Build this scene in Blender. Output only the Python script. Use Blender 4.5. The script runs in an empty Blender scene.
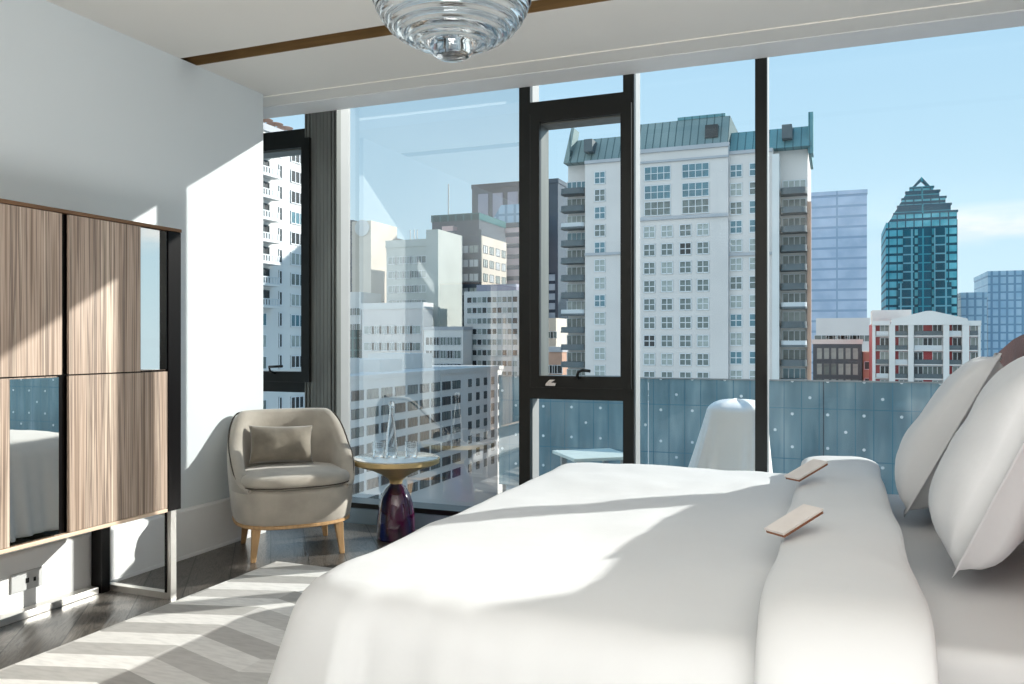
import bpy, bmesh, math, random
from mathutils import Vector, Matrix, noise
R = random.Random(7)
sc = bpy.context.scene
COL = sc.collection
PI = math.pi
H = 1.2                       # eye height
F = 820.0                     # focal length in pixels of a 1024-wide frame
YAW = math.radians(21.6)
ST, CT = math.sin(YAW), math.cos(YAW)

# ------------------------------------------------------------------ survey helpers
def ray(u, v):
    a = (u - 512) / F
    return Vector((a * CT - ST, CT + a * ST, (342 - v) / F))
def at_y(u, v, Y):
    r = ray(u, v); return Vector((0, 0, H)) + r * (Y / r.y)
def at_x(u, v, X):
    r = ray(u, v); return Vector((0, 0, H)) + r * (X / r.x)
def at_z(u, v, Z):
    r = ray(u, v); return Vector((0, 0, H)) + r * ((Z - H) / r.z)
def XY(u, Y): return at_y(u, 342, Y).x
def ZY(u, v, Y): return at_y(u, v, Y).z

# ------------------------------------------------------------------ materials
def lin(c):
    return tuple(((x / 255) / 12.92 if x / 255 <= .04045 else ((x / 255 + .055) / 1.055) ** 2.4) for x in c) + (1,)
def new_mat(name):
    m = bpy.data.materials.new(name); m.use_nodes = True
    nt = m.node_tree; b = nt.nodes['Principled BSDF']
    return m, nt, b
def N(nt, t, **kw):
    n = nt.nodes.new(t)
    for k, v in kw.items(): setattr(n, k, v)
    return n
def ramp(nt, fac, stops, interp='LINEAR'):
    r = N(nt, 'ShaderNodeValToRGB'); r.color_ramp.interpolation = interp
    e = r.color_ramp.elements
    while len(e) < len(stops): e.new(.5)
    for el, (p, c) in zip(e, stops): el.position = p; el.color = c
    nt.links.new(fac, r.inputs[0]); return r.outputs[0]
def math_n(nt, op, a, b=None, c=None):
    n = N(nt, 'ShaderNodeMath', operation=op)
    for i, x in enumerate((a, b, c)):
        if x is None: continue
        if isinstance(x, (int, float)): n.inputs[i].default_value = x
        else: nt.links.new(x, n.inputs[i])
    return n.outputs[0]
def simple(name, rgb, rough=.6, metal=0, var=.08, scale=6, bump=0, bscale=60, sheen=0, spec=.5, coat=0, stretch=None):
    m, nt, b = new_mat(name)
    tc = N(nt, 'ShaderNodeTexCoord')
    vec = tc.outputs['Object']
    if stretch:
        mp = N(nt, 'ShaderNodeMapping'); mp.inputs['Scale'].default_value = stretch
        nt.links.new(vec, mp.inputs[0]); vec = mp.outputs[0]
    nz = N(nt, 'ShaderNodeTexNoise'); nz.inputs['Scale'].default_value = scale; nz.inputs['Detail'].default_value = 5
    nt.links.new(vec, nz.inputs['Vector'])
    c = lin(rgb)
    lo = tuple(x * (1 - var) for x in c[:3]) + (1,); hi = tuple(min(1, x * (1 + var)) for x in c[:3]) + (1,)
    nt.links.new(ramp(nt, nz.outputs['Fac'], [(.3, lo), (.7, hi)]), b.inputs['Base Color'])
    b.inputs['Roughness'].default_value = rough; b.inputs['Metallic'].default_value = metal
    b.inputs['Specular IOR Level'].default_value = spec
    if sheen: b.inputs['Sheen Weight'].default_value = sheen
    if coat: b.inputs['Coat Weight'].default_value = coat
    if bump:
        n2 = N(nt, 'ShaderNodeTexNoise'); n2.inputs['Scale'].default_value = bscale; n2.inputs['Detail'].default_value = 4
        nt.links.new(vec, n2.inputs['Vector'])
        bp = N(nt, 'ShaderNodeBump'); bp.inputs['Strength'].default_value = bump; bp.inputs['Distance'].default_value = .01
        nt.links.new(n2.outputs['Fac'], bp.inputs['Height']); nt.links.new(bp.outputs[0], b.inputs['Normal'])
    return m
def glass_solid(name, rgb=(250, 253, 255), ior=1.45, rough=0):
    m, nt, b = new_mat(name)
    b.inputs['Base Color'].default_value = lin(rgb); b.inputs['Transmission Weight'].default_value = 1
    b.inputs['Roughness'].default_value = rough; b.inputs['IOR'].default_value = ior
    return m
def pane_glass(name, tint=(.95, .985, .985), f0=.05, f1=.6):
    m = bpy.data.materials.new(name); m.use_nodes = True; nt = m.node_tree; nt.nodes.clear()
    o = N(nt, 'ShaderNodeOutputMaterial'); mx = N(nt, 'ShaderNodeMixShader')
    t = N(nt, 'ShaderNodeBsdfTransparent'); t.inputs[0].default_value = tint + (1,)
    g = N(nt, 'ShaderNodeBsdfGlossy'); g.inputs['Roughness'].default_value = 0; g.inputs['Color'].default_value = (1, 1, 1, 1)
    lw = N(nt, 'ShaderNodeLayerWeight'); lw.inputs['Blend'].default_value = .35
    mr = N(nt, 'ShaderNodeMapRange'); nt.links.new(lw.outputs['Fresnel'], mr.inputs[0])
    mr.inputs[3].default_value = f0; mr.inputs[4].default_value = f1
    nt.links.new(mr.outputs[0], mx.inputs[0]); nt.links.new(t.outputs[0], mx.inputs[1]); nt.links.new(g.outputs[0], mx.inputs[2])
    nt.links.new(mx.outputs[0], o.inputs[0]); return m

M = {}
M['wall'] = simple('wall_paint', (217, 224, 227), .75, var=.015, scale=1.5)
M['wall_fill_cut'] = simple('fill_cutting_wall_paint', (140, 136, 130), .8, var=.03, scale=1.5)  # for the unseen back wall, darkened to cut fill light on the bed
M['ceiling'] = simple('ceiling_paint', (232, 229, 223), .8, var=.015, scale=1.2)
M['white_trim'] = simple('white_trim', (236, 237, 237), .5, var=.02)
M['dark_groove'] = simple('dark_groove', (40, 38, 36), .8)
M['slot_wood'] = simple('slot_wood', (122, 96, 62), .45, var=.25, scale=3, stretch=(1, 12, 12))
M['frame_dark'] = simple('dark_bronze_aluminium', (17, 20, 19), .35, metal=.2, var=.12, scale=3)
M['frame_grey'] = simple('grey_column_metal', (104, 107, 104), .4, metal=.35, var=.2, scale=2.5, stretch=(6, 6, .6))
M['alu'] = simple('pale_aluminium', (158, 160, 160), .4, metal=.1, var=.03)
M['curb'] = simple('curb_metal', (150, 172, 188), .22, metal=.4, var=.06)
M['chrome'] = simple('handle_chrome', (225, 225, 225), .2, metal=.9, var=.03)
M['linen'] = simple('white_linen', (212, 214, 216), .85, var=.012, scale=4, bump=.3, bscale=6, sheen=.15, spec=.2)
M['linen2'] = simple('white_pillow_cotton', (212, 214, 217), .85, var=.012, scale=4, bump=.35, bscale=6, sheen=.15, spec=.2)
M['piping_grey'] = simple('grey_edge_piping', (205, 205, 204), .8, var=.05)
M['bedbase'] = simple('bed_base_fabric', (96, 98, 98), .9, bump=.2)
M['leather'] = simple('brown_leather', (122, 56, 30), .38, var=.18, scale=9, bump=.2, bscale=70)
M['velvet'] = simple('taupe_velvet', (172, 165, 154), .8, var=.16, scale=7, bump=.1, bscale=50, sheen=.5, spec=.2)
M['velvet_dark'] = simple('dark_taupe_velvet', (128, 121, 109), .75, var=.28, scale=9, bump=.25, bscale=18, sheen=.5, spec=.2)
M['piping'] = simple('dark_piping', (74, 68, 60), .8)
M['oak'] = simple('oak_legs', (196, 158, 114), .5, var=.14, scale=8, stretch=(8, 8, 1))
M['brass'] = simple('brushed_brass', (216, 190, 138), .4, metal=.6, var=.06, scale=8, stretch=(1, 1, 12))
M['brass_top'] = simple('pale_tabletop', (224, 222, 216), .14, metal=.55, var=.03)
M['steel'] = simple('satin_steel', (208, 205, 200), .3, metal=.75, var=.05)
M['black'] = simple('black_lacquer', (8, 5, 5), .3, var=.2, spec=.15)
M['bronze_edge'] = simple('bronze_edge', (122, 88, 62), .35, metal=.5, var=.15)
M['pale_edge'] = simple('pale_wood_edge', (214, 188, 164), .5, var=.1)
M['plastic'] = simple('white_plastic', (196, 197, 197), .4, var=.02)
M['card'] = simple('menu_card_paper', (226, 220, 216), .7, var=.03, scale=30)
M['card_brown'] = simple('card_brown_leather', (140, 88, 58), .6, var=.15, scale=30)
M['crystal'] = glass_solid('clear_crystal', ior=1.5)
M['tumbler'] = glass_solid('clear_tumbler_glass', ior=1.35)
M['water'] = glass_solid('water', (236, 246, 250), 1.33)
M['bulb'] = simple('frosted_bulb', (240, 222, 205), .5)
M['pane'] = pane_glass('window_pane', f0=.008, f1=.35)
M['pane_coated'] = pane_glass('coated_window_pane', f0=.24, f1=.85)
M['canvas'] = simple('white_cover_cloth', (250, 248, 245), .85, var=.02, bump=.3, bscale=9)
M['deck'] = simple('terrace_pavers', (170, 172, 172), .8, var=.1)
M['table_white'] = simple('terrace_table_top', (222, 232, 224), .35, var=.05)

# bell-shaped glass table base: violet to blue
m, nt, b = new_mat('violet_blue_glass')
tc = N(nt, 'ShaderNodeTexCoord'); nz = N(nt, 'ShaderNodeTexNoise'); nz.inputs['Scale'].default_value = 7
mp = N(nt, 'ShaderNodeMapping'); mp.inputs['Scale'].default_value = (1.6, 1.6, .35)
nt.links.new(tc.outputs['Object'], mp.inputs[0]); nt.links.new(mp.outputs[0], nz.inputs['Vector'])
nt.links.new(ramp(nt, nz.outputs['Fac'], [(.32, lin((24, 48, 130))), (.46, lin((18, 18, 46))), (.6, lin((96, 20, 70))), (.72, lin((34, 56, 120)))]), b.inputs['Base Color'])
b.inputs['Roughness'].default_value = .04; b.inputs['Coat Weight'].default_value = 1; b.inputs['Transmission Weight'].default_value = .35
M['bell'] = m

# zebra veneer: fine vertical stripes
m, nt, b = new_mat('striped_veneer')
tc = N(nt, 'ShaderNodeTexCoord'); mp = N(nt, 'ShaderNodeMapping'); mp.inputs['Scale'].default_value = (1, 1, .012)
nt.links.new(tc.outputs['Object'], mp.inputs[0])
def nzs(s, d):
    n = N(nt, 'ShaderNodeTexNoise'); n.inputs['Scale'].default_value = s; n.inputs['Detail'].default_value = d
    nt.links.new(mp.outputs[0], n.inputs['Vector']); return n.outputs['Fac']
f = math_n(nt, 'ADD', math_n(nt, 'MULTIPLY', nzs(9, 2), .5), math_n(nt, 'MULTIPLY', nzs(75, 6), .62))
nt.links.new(ramp(nt, f, [(.40, lin((82, 68, 58))), (.49, lin((140, 120, 104))), (.56, lin((182, 162, 146))), (.62, lin((112, 95, 83))), (.70, lin((204, 186, 168)))]), b.inputs['Base Color'])
b.inputs['Roughness'].default_value = .42
M['veneer'] = m

m, nt, b = new_mat('tinted_mirror')
b.inputs['Base Color'].default_value = (.78, .77, .74, 1); b.inputs['Metallic'].default_value = 1
tc = N(nt, 'ShaderNodeTexCoord'); nz = N(nt, 'ShaderNodeTexNoise'); nz.inputs['Scale'].default_value = 4
nt.links.new(tc.outputs['Object'], nz.inputs['Vector'])
mr = N(nt, 'ShaderNodeMapRange'); mr.inputs[3].default_value = .0; mr.inputs[4].default_value = .02
nt.links.new(nz.outputs['Fac'], mr.inputs[0]); nt.links.new(mr.outputs[0], b.inputs['Roughness'])
M['mirror'] = m

# dark oak floor, wide boards laid on the diagonal
m, nt, b = new_mat('dark_oak_floor')
tc = N(nt, 'ShaderNodeTexCoord'); mp = N(nt, 'ShaderNodeMapping'); mp.inputs['Rotation'].default_value = (0, 0, math.radians(52))
nt.links.new(tc.outputs['Object'], mp.inputs[0])
br = N(nt, 'ShaderNodeTexBrick'); br.offset = .37
for k, v in (('Scale', 1), ('Brick Width', 1.5), ('Row Height', .2), ('Mortar Size', .003), ('Bias', 0)): br.inputs[k].default_value = v
br.inputs['Color1'].default_value = lin((108, 104, 98)); br.inputs['Color2'].default_value = lin((76, 73, 69)); br.inputs['Mortar'].default_value = lin((16, 15, 15))
nt.links.new(mp.outputs[0], br.inputs['Vector'])
mp2 = N(nt, 'ShaderNodeMapping'); mp2.inputs['Scale'].default_value = (1.2, 9, 1); nt.links.new(mp.outputs[0], mp2.inputs[0])
wv = N(nt, 'ShaderNodeTexNoise'); wv.inputs['Scale'].default_value = 2.2; wv.inputs['Detail'].default_value = 3; wv.inputs['Distortion'].default_value = .6
nt.links.new(mp2.outputs[0], wv.inputs['Vector'])
rings = math_n(nt, 'FRACT', math_n(nt, 'MULTIPLY', wv.outputs['Fac'], 14))
gr = ramp(nt, rings, [(0, (.4, .4, .4, 1)), (.4, (1.2, 1.14, 1.12, 1)), (.9, (.95, .95, .95, 1)), (1, (.35, .35, .35, 1))])
mx = N(nt, 'ShaderNodeMixRGB', blend_type='MULTIPLY'); mx.inputs[0].default_value = 1
nt.links.new(br.outputs['Color'], mx.inputs[1]); nt.links.new(gr, mx.inputs[2]); nt.links.new(mx.outputs[0], b.inputs['Base Color'])
b.inputs['Roughness'].default_value = .3
bp = N(nt, 'ShaderNodeBump'); bp.inputs['Strength'].default_value = .12; bp.inputs['Distance'].default_value = .004
nt.links.new(rings, bp.inputs['Height']); nt.links.new(bp.outputs[0], b.inputs['Normal'])
M['floor'] = m

# rug: chevron bands of pale and grey hide
m, nt, b = new_mat('chevron_rug')
tc = N(nt, 'ShaderNodeTexCoord'); sp = N(nt, 'ShaderNodeSeparateXYZ'); nt.links.new(tc.outputs['Object'], sp.inputs[0])
hx = .40; per = .125
xs = math_n(nt, 'DIVIDE', sp.outputs[0], hx)
ix = math_n(nt, 'FLOOR', xs)
tri = math_n(nt, 'PINGPONG', xs, 1)
yy = math_n(nt, 'ADD', sp.outputs[1], math_n(nt, 'MULTIPLY', tri, .12))
ys = math_n(nt, 'DIVIDE', yy, per); iy = math_n(nt, 'FLOOR', ys)
par = math_n(nt, 'MODULO', math_n(nt, 'ADD', iy, 1000), 2)
cmb = N(nt, 'ShaderNodeCombineXYZ'); nt.links.new(ix, cmb.inputs[0]); nt.links.new(iy, cmb.inputs[1])
wn = N(nt, 'ShaderNodeTexWhiteNoise', noise_dimensions='2D'); nt.links.new(cmb.outputs[0], wn.inputs['Vector'])
greys = ramp(nt, wn.outputs['Value'], [(0, lin((172, 171, 168))), (.5, lin((192, 190, 187))), (1, lin((206, 205, 202)))])
whites = ramp(nt, wn.outputs['Value'], [(0, lin((226, 225, 222))), (1, lin((240, 239, 236)))])
mx = N(nt, 'ShaderNodeMixRGB'); nt.links.new(par, mx.inputs[0]); nt.links.new(whites, mx.inputs[1]); nt.links.new(greys, mx.inputs[2])
nz = N(nt, 'ShaderNodeTexNoise'); nz.inputs['Scale'].default_value = 14; nz.inputs['Detail'].default_value = 8
mp = N(nt, 'ShaderNodeMapping'); mp.inputs['Scale'].default_value = (1, 4, 1); nt.links.new(tc.outputs['Object'], mp.inputs[0]); nt.links.new(mp.outputs[0], nz.inputs['Vector'])
mv = N(nt, 'ShaderNodeMixRGB', blend_type='MULTIPLY'); mv.inputs[0].default_value = 1
nt.links.new(mx.outputs[0], mv.inputs[1]); nt.links.new(ramp(nt, nz.outputs['Fac'], [(.3, (.86, .86, .86, 1)), (.6, (1, 1, 1, 1))]), mv.inputs[2])
nt.links.new(mv.outputs[0], b.inputs['Base Color']); b.inputs['Roughness'].default_value = .85
M['rug'] = m

# terrace guard: blue-green glass panels, fine joints, white dots
m, nt, b = new_mat('dotted_teal_glass')
tc = N(nt, 'ShaderNodeTexCoord'); sp = N(nt, 'ShaderNodeSeparateXYZ'); nt.links.new(tc.outputs['Object'], sp.inputs[0])
X_, Z_ = sp.outputs[0], sp.outputs[2]
def cell(v, p, off=0): return math_n(nt, 'FRACT', math_n(nt, 'ADD', math_n(nt, 'DIVIDE', v, p), off))
PD = .137
lx = math_n(nt, 'LESS_THAN', cell(X_, PD), .05)
lz = math_n(nt, 'LESS_THAN', cell(Z_, .42, .1), .016)
line = math_n(nt, 'MAXIMUM', lx, lz)
def idx(v): return math_n(nt, 'FLOOR', math_n(nt, 'DIVIDE', v, PD))
ci, cj = idx(math_n(nt, 'ADD', X_, 50 * PD * 4)), idx(math_n(nt, 'ADD', Z_, 20 * PD * 4))
d1 = math_n(nt, 'LESS_THAN', math_n(nt, 'MODULO', math_n(nt, 'ADD', ci, cj), 4), .5)
d2 = math_n(nt, 'LESS_THAN', math_n(nt, 'MODULO', math_n(nt, 'ADD', math_n(nt, 'SUBTRACT', ci, cj), 400), 4), .5)
dx = math_n(nt, 'SUBTRACT', cell(X_, PD), .5); dz = math_n(nt, 'SUBTRACT', cell(Z_, PD), .5)
rr = math_n(nt, 'ADD', math_n(nt, 'POWER', dx, 2), math_n(nt, 'POWER', dz, 2))
dt = math_n(nt, 'MULTIPLY', math_n(nt, 'MAXIMUM', d1, d2), math_n(nt, 'LESS_THAN', rr, .0085))
nz = N(nt, 'ShaderNodeTexNoise'); nz.inputs['Scale'].default_value = 2.2; mp = N(nt, 'ShaderNodeMapping'); mp.inputs['Scale'].default_value = (3, 1, .6)
nt.links.new(tc.outputs['Object'], mp.inputs[0]); nt.links.new(mp.outputs[0], nz.inputs['Vector'])
base = ramp(nt, nz.outputs['Fac'], [(.3, lin((122, 152, 163))), (.55, lin((150, 178, 187))), (.75, lin((186, 206, 212)))])
m1 = N(nt, 'ShaderNodeMixRGB'); nt.links.new(line, m1.inputs[0]); nt.links.new(base, m1.inputs[1]); m1.inputs[2].default_value = lin((92, 134, 152))
m2 = N(nt, 'ShaderNodeMixRGB'); nt.links.new(dt, m2.inputs[0]); nt.links.new(m1.outputs[0], m2.inputs[1]); m2.inputs[2].default_value = lin((245, 250, 252))
nt.links.new(m2.outputs[0], b.inputs['Base Color']); b.inputs['Roughness'].default_value = .12
out = nt.nodes['Material Output']; tr = N(nt, 'ShaderNodeBsdfTransparent'); tr.inputs[0].default_value = (.66, .80, .84, 1)
ms = N(nt, 'ShaderNodeMixShader')
nt.links.new(math_n(nt, 'ADD', math_n(nt, 'MULTIPLY', math_n(nt, 'MAXIMUM', line, dt), .26), .68), ms.inputs[0])
nt.links.new(tr.outputs[0], ms.inputs[1]); nt.links.new(b.outputs[0], ms.inputs[2]); nt.links.new(ms.outputs[0], out.inputs[0])
M['guard'] = m

# city
M['street'] = simple('street_asphalt', (120, 124, 128), .9, var=.15, scale=.05)
M['concrete_pale'] = simple('pale_precast', (214, 208, 204), .85, var=.05, scale=.15)
M['concrete_white'] = simple('white_render', (216, 215, 212), .85, var=.04, scale=.15)
M['concrete_beige'] = simple('beige_stone', (205, 194, 180), .85, var=.06, scale=.15)
M['concrete_grey'] = simple('grey_green_precast', (186, 190, 184), .85, var=.06, scale=.15)
M['office_blue'] = simple('pale_blue_render', (222, 222, 220), .85, var=.05, scale=.1)
M['ledge'] = simple('ledge_stone', (176, 178, 182), .85, var=.06, scale=.2)
M['balcony_grey'] = simple('balcony_slab', (88, 98, 102), .7, var=.15, scale=.4)
M['rail_pale'] = simple('balcony_rail', (196, 200, 202), .5, var=.05)
M['rust'] = simple('rust_brick', (186, 150, 130), .85, var=.1, scale=.5)
M['red'] = simple('red_panels', (176, 72, 74), .7, var=.12, scale=.4)
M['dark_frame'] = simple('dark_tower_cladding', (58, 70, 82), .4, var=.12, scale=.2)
M['mauve'] = simple('mauve_panel', (150, 150, 166), .35, var=.08, scale=.1)
M['pinkband'] = simple('rose_band', (222, 190, 186), .6, var=.08, scale=.2)
M['w_blue'] = simple('blue_window_glass', (84, 124, 136), .3, var=.35, scale=.5)
M['w_light'] = simple('curtained_window_glass', (156, 164, 160), .35, var=.2, scale=.9)
M['w_mid'] = simple('grey_window_glass', (102, 114, 112), .3, var=.35, scale=.8)
M['w_dark'] = simple('dark_window_glass', (34, 42, 46), .3, var=.4, scale=.9)
M['w_frame'] = simple('pale_window_frame', (222, 224, 226), .6, var=.03)
M['w_frame_dark'] = simple('dark_window_frame', (84, 92, 98), .6, var=.05)
M['copper'] = None
def striped(name, c1, c2, px, pz=None, c3=None, rough=.4, wx=.2, wz=.2, axis=0):
    """facade with joints every px metres across and pz up"""
    m, nt, b = new_mat(name)
    tc = N(nt, 'ShaderNodeTexCoord'); sp = N(nt, 'ShaderNodeSeparateXYZ'); nt.links.new(tc.outputs['Object'], sp.inputs[0])
    fx = math_n(nt, 'LESS_THAN', math_n(nt, 'FRACT', math_n(nt, 'DIVIDE', sp.outputs[axis], px)), wx)
    fac = fx
    if pz: fac = math_n(nt, 'MAXIMUM', fx, math_n(nt, 'LESS_THAN', math_n(nt, 'FRACT', math_n(nt, 'DIVIDE', sp.outputs[2], pz)), wz))
    nz = N(nt, 'ShaderNodeTexNoise'); nz.inputs['Scale'].default_value = .12; nz.inputs['Detail'].default_value = 6
    nt.links.new(tc.outputs['Object'], nz.inputs['Vector'])
    base = ramp(nt, nz.outputs['Fac'], [(.35, lin(c1)), (.65, lin(c3 or tuple(min(255, int(x * 1.1)) for x in c1)))])
    mx = N(nt, 'ShaderNodeMixRGB'); nt.links.new(fac, mx.inputs[0]); nt.links.new(base, mx.inputs[1]); mx.inputs[2].default_value = lin(c2)
    nt.links.new(mx.outputs[0], b.inputs['Base Color']); b.inputs['Roughness'].default_value = rough; b.inputs['Specular IOR Level'].default_value = .15
    return m
M['copper'] = striped('green_copper_roof', (124, 142, 142), (84, 104, 106), 1.15, wx=.16, rough=.6, c3=(140, 156, 154))
M['copper_teal'] = striped('teal_copper_roof', (100, 140, 146), (74, 110, 118), 1.15, wx=.16, rough=.6)
M['sky_glass'] = striped('pale_curtain_wall', (160, 182, 206), (142, 166, 192), 60, 3.9, c3=(184, 202, 222), rough=.15, wx=.01, wz=.22)
M['teal_glass'] = striped('teal_curtain_wall', (50, 150, 166), (0, 74, 92), 3.2, 3.6, c3=(112, 196, 208), rough=.5, wx=.14, wz=.3)
M['teal_dark'] = striped('dark_teal_bays', (0, 66, 82), (104, 166, 178), 4.2, 3.6, c3=(0, 92, 110), rough=.5, wx=.16, wz=.16)
M['teal_deep'] = striped('deep_teal_glass', (0, 78, 96), (44, 142, 156), 30, 3.6, rough=.5, wx=.02, wz=.14)
M['blue_tower'] = striped('hazy_blue_tower', (150, 186, 208), (118, 154, 180), 3, 3.6, c3=(176, 204, 220), rough=.2, wx=.3, wz=.2)
M['grid_dark'] = striped('dark_tower_grid', (112, 130, 146), (52, 64, 76), 4, 3.2, c3=(170, 182, 190), rough=.2, wx=.16, wz=.34)
M['grid_pink'] = striped('rose_tower_grid', (226, 200, 200), (92, 96, 110), 9, 3.4, c3=(196, 176, 180), rough=.4, wx=.08, wz=.4)
M['teal_col'] = striped('teal_street_facade', (26, 70, 74), (62, 110, 112), 2.5, 3, rough=.2, wx=.2, wz=.12)

# ------------------------------------------------------------------ mesh helpers
def add_box(bm, lo, hi, mat_i=0):
    x0, y0, z0 = lo; x1, y1, z1 = hi
    v = [bm.verts.new(p) for p in ((x0, y0, z0), (x1, y0, z0), (x1, y1, z0), (x0, y1, z0), (x0, y0, z1), (x1, y0, z1), (x1, y1, z1), (x0, y1, z1))]
    for q in ((3, 2, 1, 0), (4, 5, 6, 7), (0, 1, 5, 4), (1, 2, 6, 5), (2, 3, 7, 6), (3, 0, 4, 7)):
        f = bm.faces.new([v[i] for i in q]); f.material_index = mat_i
    return v
def box(lo, hi, bevel=0, seg=2):
    bm = bmesh.new(); add_box(bm, lo, hi)
    if bevel: bmesh.ops.bevel(bm, geom=bm.edges[:], offset=bevel, segments=seg, affect='EDGES', profile=.6)
    return bm
def boxes(lst, bevel=0):
    bm = bmesh.new()
    for lo, hi in lst: add_box(bm, lo, hi)
    return bm
def prism(poly, y0, y1, axis='y'):
    """extrude a polygon: axis y -> poly in x,z ; axis x -> poly in y,z ; axis z -> poly in x,y"""
    bm = bmesh.new()
    def pt(p, t):
        return {'y': (p[0], t, p[1]), 'x': (t, p[0], p[1]), 'z': (p[0], p[1], t)}[axis]
    a = [bm.verts.new(pt(p, y0)) for p in poly]; c = [bm.verts.new(pt(p, y1)) for p in poly]
    bm.faces.new(a); bm.faces.new(c[::-1]); n = len(poly)
    for i in range(n): bm.faces.new((a[i], c[i], c[(i + 1) % n], a[(i + 1) % n]))
    bmesh.ops.recalc_face_normals(bm, faces=bm.faces[:]); return bm
def lathe(prof, seg=48, closed=False):
    bm = bmesh.new(); rings = []
    for r, z in prof:
        if r < 1e-6: rings.append([bm.verts.new((0, 0, z))])
        else: rings.append([bm.verts.new((r * math.cos(2 * PI * i / seg), r * math.sin(2 * PI * i / seg), z)) for i in range(seg)])
    pairs = list(zip(rings, rings[1:]))
    if closed: pairs.append((rings[-1], rings[0]))
    for a, b in pairs:
        for i in range(seg):
            j = (i + 1) % seg
            if len(a) == 1 and len(b) == 1: continue
            if len(a) == 1: bm.faces.new((a[0], b[i], b[j]))
            elif len(b) == 1: bm.faces.new((a[i], b[0], a[j]))
            else: bm.faces.new((a[i], b[i], b[j], a[j]))
    bmesh.ops.recalc_face_normals(bm, faces=bm.faces[:]); return bm
def tube(pts, r, seg=8, closed=False, taper=None):
    bm = bmesh.new(); rings = []; n = len(pts); pts = [Vector(p) for p in pts]
    for i, p in enumerate(pts):
        a = pts[(i - 1) % n] if (closed or i) else p
        c = pts[(i + 1) % n] if (closed or i < n - 1) else p
        t = (c - a).normalized()
        s = t.cross(Vector((0, 0, 1)))
        if s.length < .05: s = t.cross(Vector((1, 0, 0)))
        s.normalize(); q = s.cross(t); rr = r if taper is None else r * taper[i]
        rings.append([bm.verts.new(p + (s * math.cos(2 * PI * k / seg) + q * math.sin(2 * PI * k / seg)) * rr) for k in range(seg)])
    prs = list(zip(rings, rings[1:])) + ([(rings[-1], rings[0])] if closed else [])
    for a, b in prs:
        for k in range(seg): bm.faces.new((a[k], a[(k + 1) % seg], b[(k + 1) % seg], b[k]))
    if not closed: bm.faces.new(rings[0][::-1]); bm.faces.new(rings[-1])
    bmesh.ops.recalc_face_normals(bm, faces=bm.faces[:]); return bm
def grid_bm(rows, closed_u=False, closed_v=False):
    bm = bmesh.new(); V = [[bm.verts.new(p) for p in r] for r in rows]
    n, m_ = len(V), len(V[0])
    for i in range(n if closed_u else n - 1):
        for j in range(m_ if closed_v else m_ - 1):
            bm.faces.new((V[i][j], V[(i + 1) % n][j], V[(i + 1) % n][(j + 1) % m_], V[i][(j + 1) % m_]))
    return bm, V
def merge(*bms):
    out = bmesh.new()
    for b_ in bms:
        me = bpy.data.meshes.new('t'); b_.to_mesh(me); out.from_mesh(me); bpy.data.meshes.remove(me); b_.free()
    return out
def obj(name, bm, mat, parent=None, smooth=False, local=False, angle=None):
    """link a mesh; geometry is given in world metres unless local"""
    if parent is not None and not local:
        bm.transform(parent_matrix(parent).inverted())
    me = bpy.data.meshes.new(name); bm.to_mesh(me); bm.free()
    for mm in (mat if isinstance(mat, (list, tuple)) else [mat]): me.materials.append(mm)
    if smooth:
        me.polygons.foreach_set('use_smooth', [True] * len(me.polygons))
        if angle: me.set_sharp_from_angle(angle=math.radians(angle))
    o = bpy.data.objects.new(name, me); COL.objects.link(o); o.parent = parent
    return o
def parent_matrix(o):
    m_ = o.matrix_basis.copy()
    while o.parent: o = o.parent; m_ = o.matrix_basis @ m_
    return m_
def tag(o, label, cat, group=None, kind=None):
    o['label'] = label; o['category'] = cat
    if group: o['group'] = group
    if kind: o['kind'] = kind
    return o
def thing(name, label, cat, loc=(0, 0, 0), rz=0, group=None):
    o = bpy.data.objects.new(name, None); COL.objects.link(o); o.location = loc; o.rotation_euler = (0, 0, rz)
    o.empty_display_size = .1
    return tag(o, label, cat, group)
def struct(name, bm, mat, parent=None, **kw):
    o = obj(name, bm, mat, parent, **kw)
    if parent is None: o['kind'] = 'structure'
    return o
def sroot(name, loc=(0, 0, 0)):
    o = bpy.data.objects.new(name, None); COL.objects.link(o); o.location = loc; o['kind'] = 'structure'; return o
def dup(o, parent, loc, rz=0, data=None):
    c = o.copy(); COL.objects.link(c); c.parent = parent; c.location = loc; c.rotation_euler = (0, 0, rz)
    if data: c.data = data
    return c
def copy_tree(root, loc, rz, label):
    r = root.copy(); COL.objects.link(r); r.location = loc; r.rotation_euler = (0, 0, rz); r['label'] = label
    for ch in list(root.children):
        c = ch.copy(); COL.objects.link(c); c.parent = r
    return r

# ------------------------------------------------------------------ camera
cam = bpy.data.cameras.new('camera'); cam.sensor_width = 36; cam.lens = 36 * F / 1024; cam.clip_end = 3000; cam.clip_start = .05
co = bpy.data.objects.new('camera', cam); COL.objects.link(co); co.location = (0, 0, H); co.rotation_euler = (PI / 2, 0, YAW)
sc.camera = co

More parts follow.
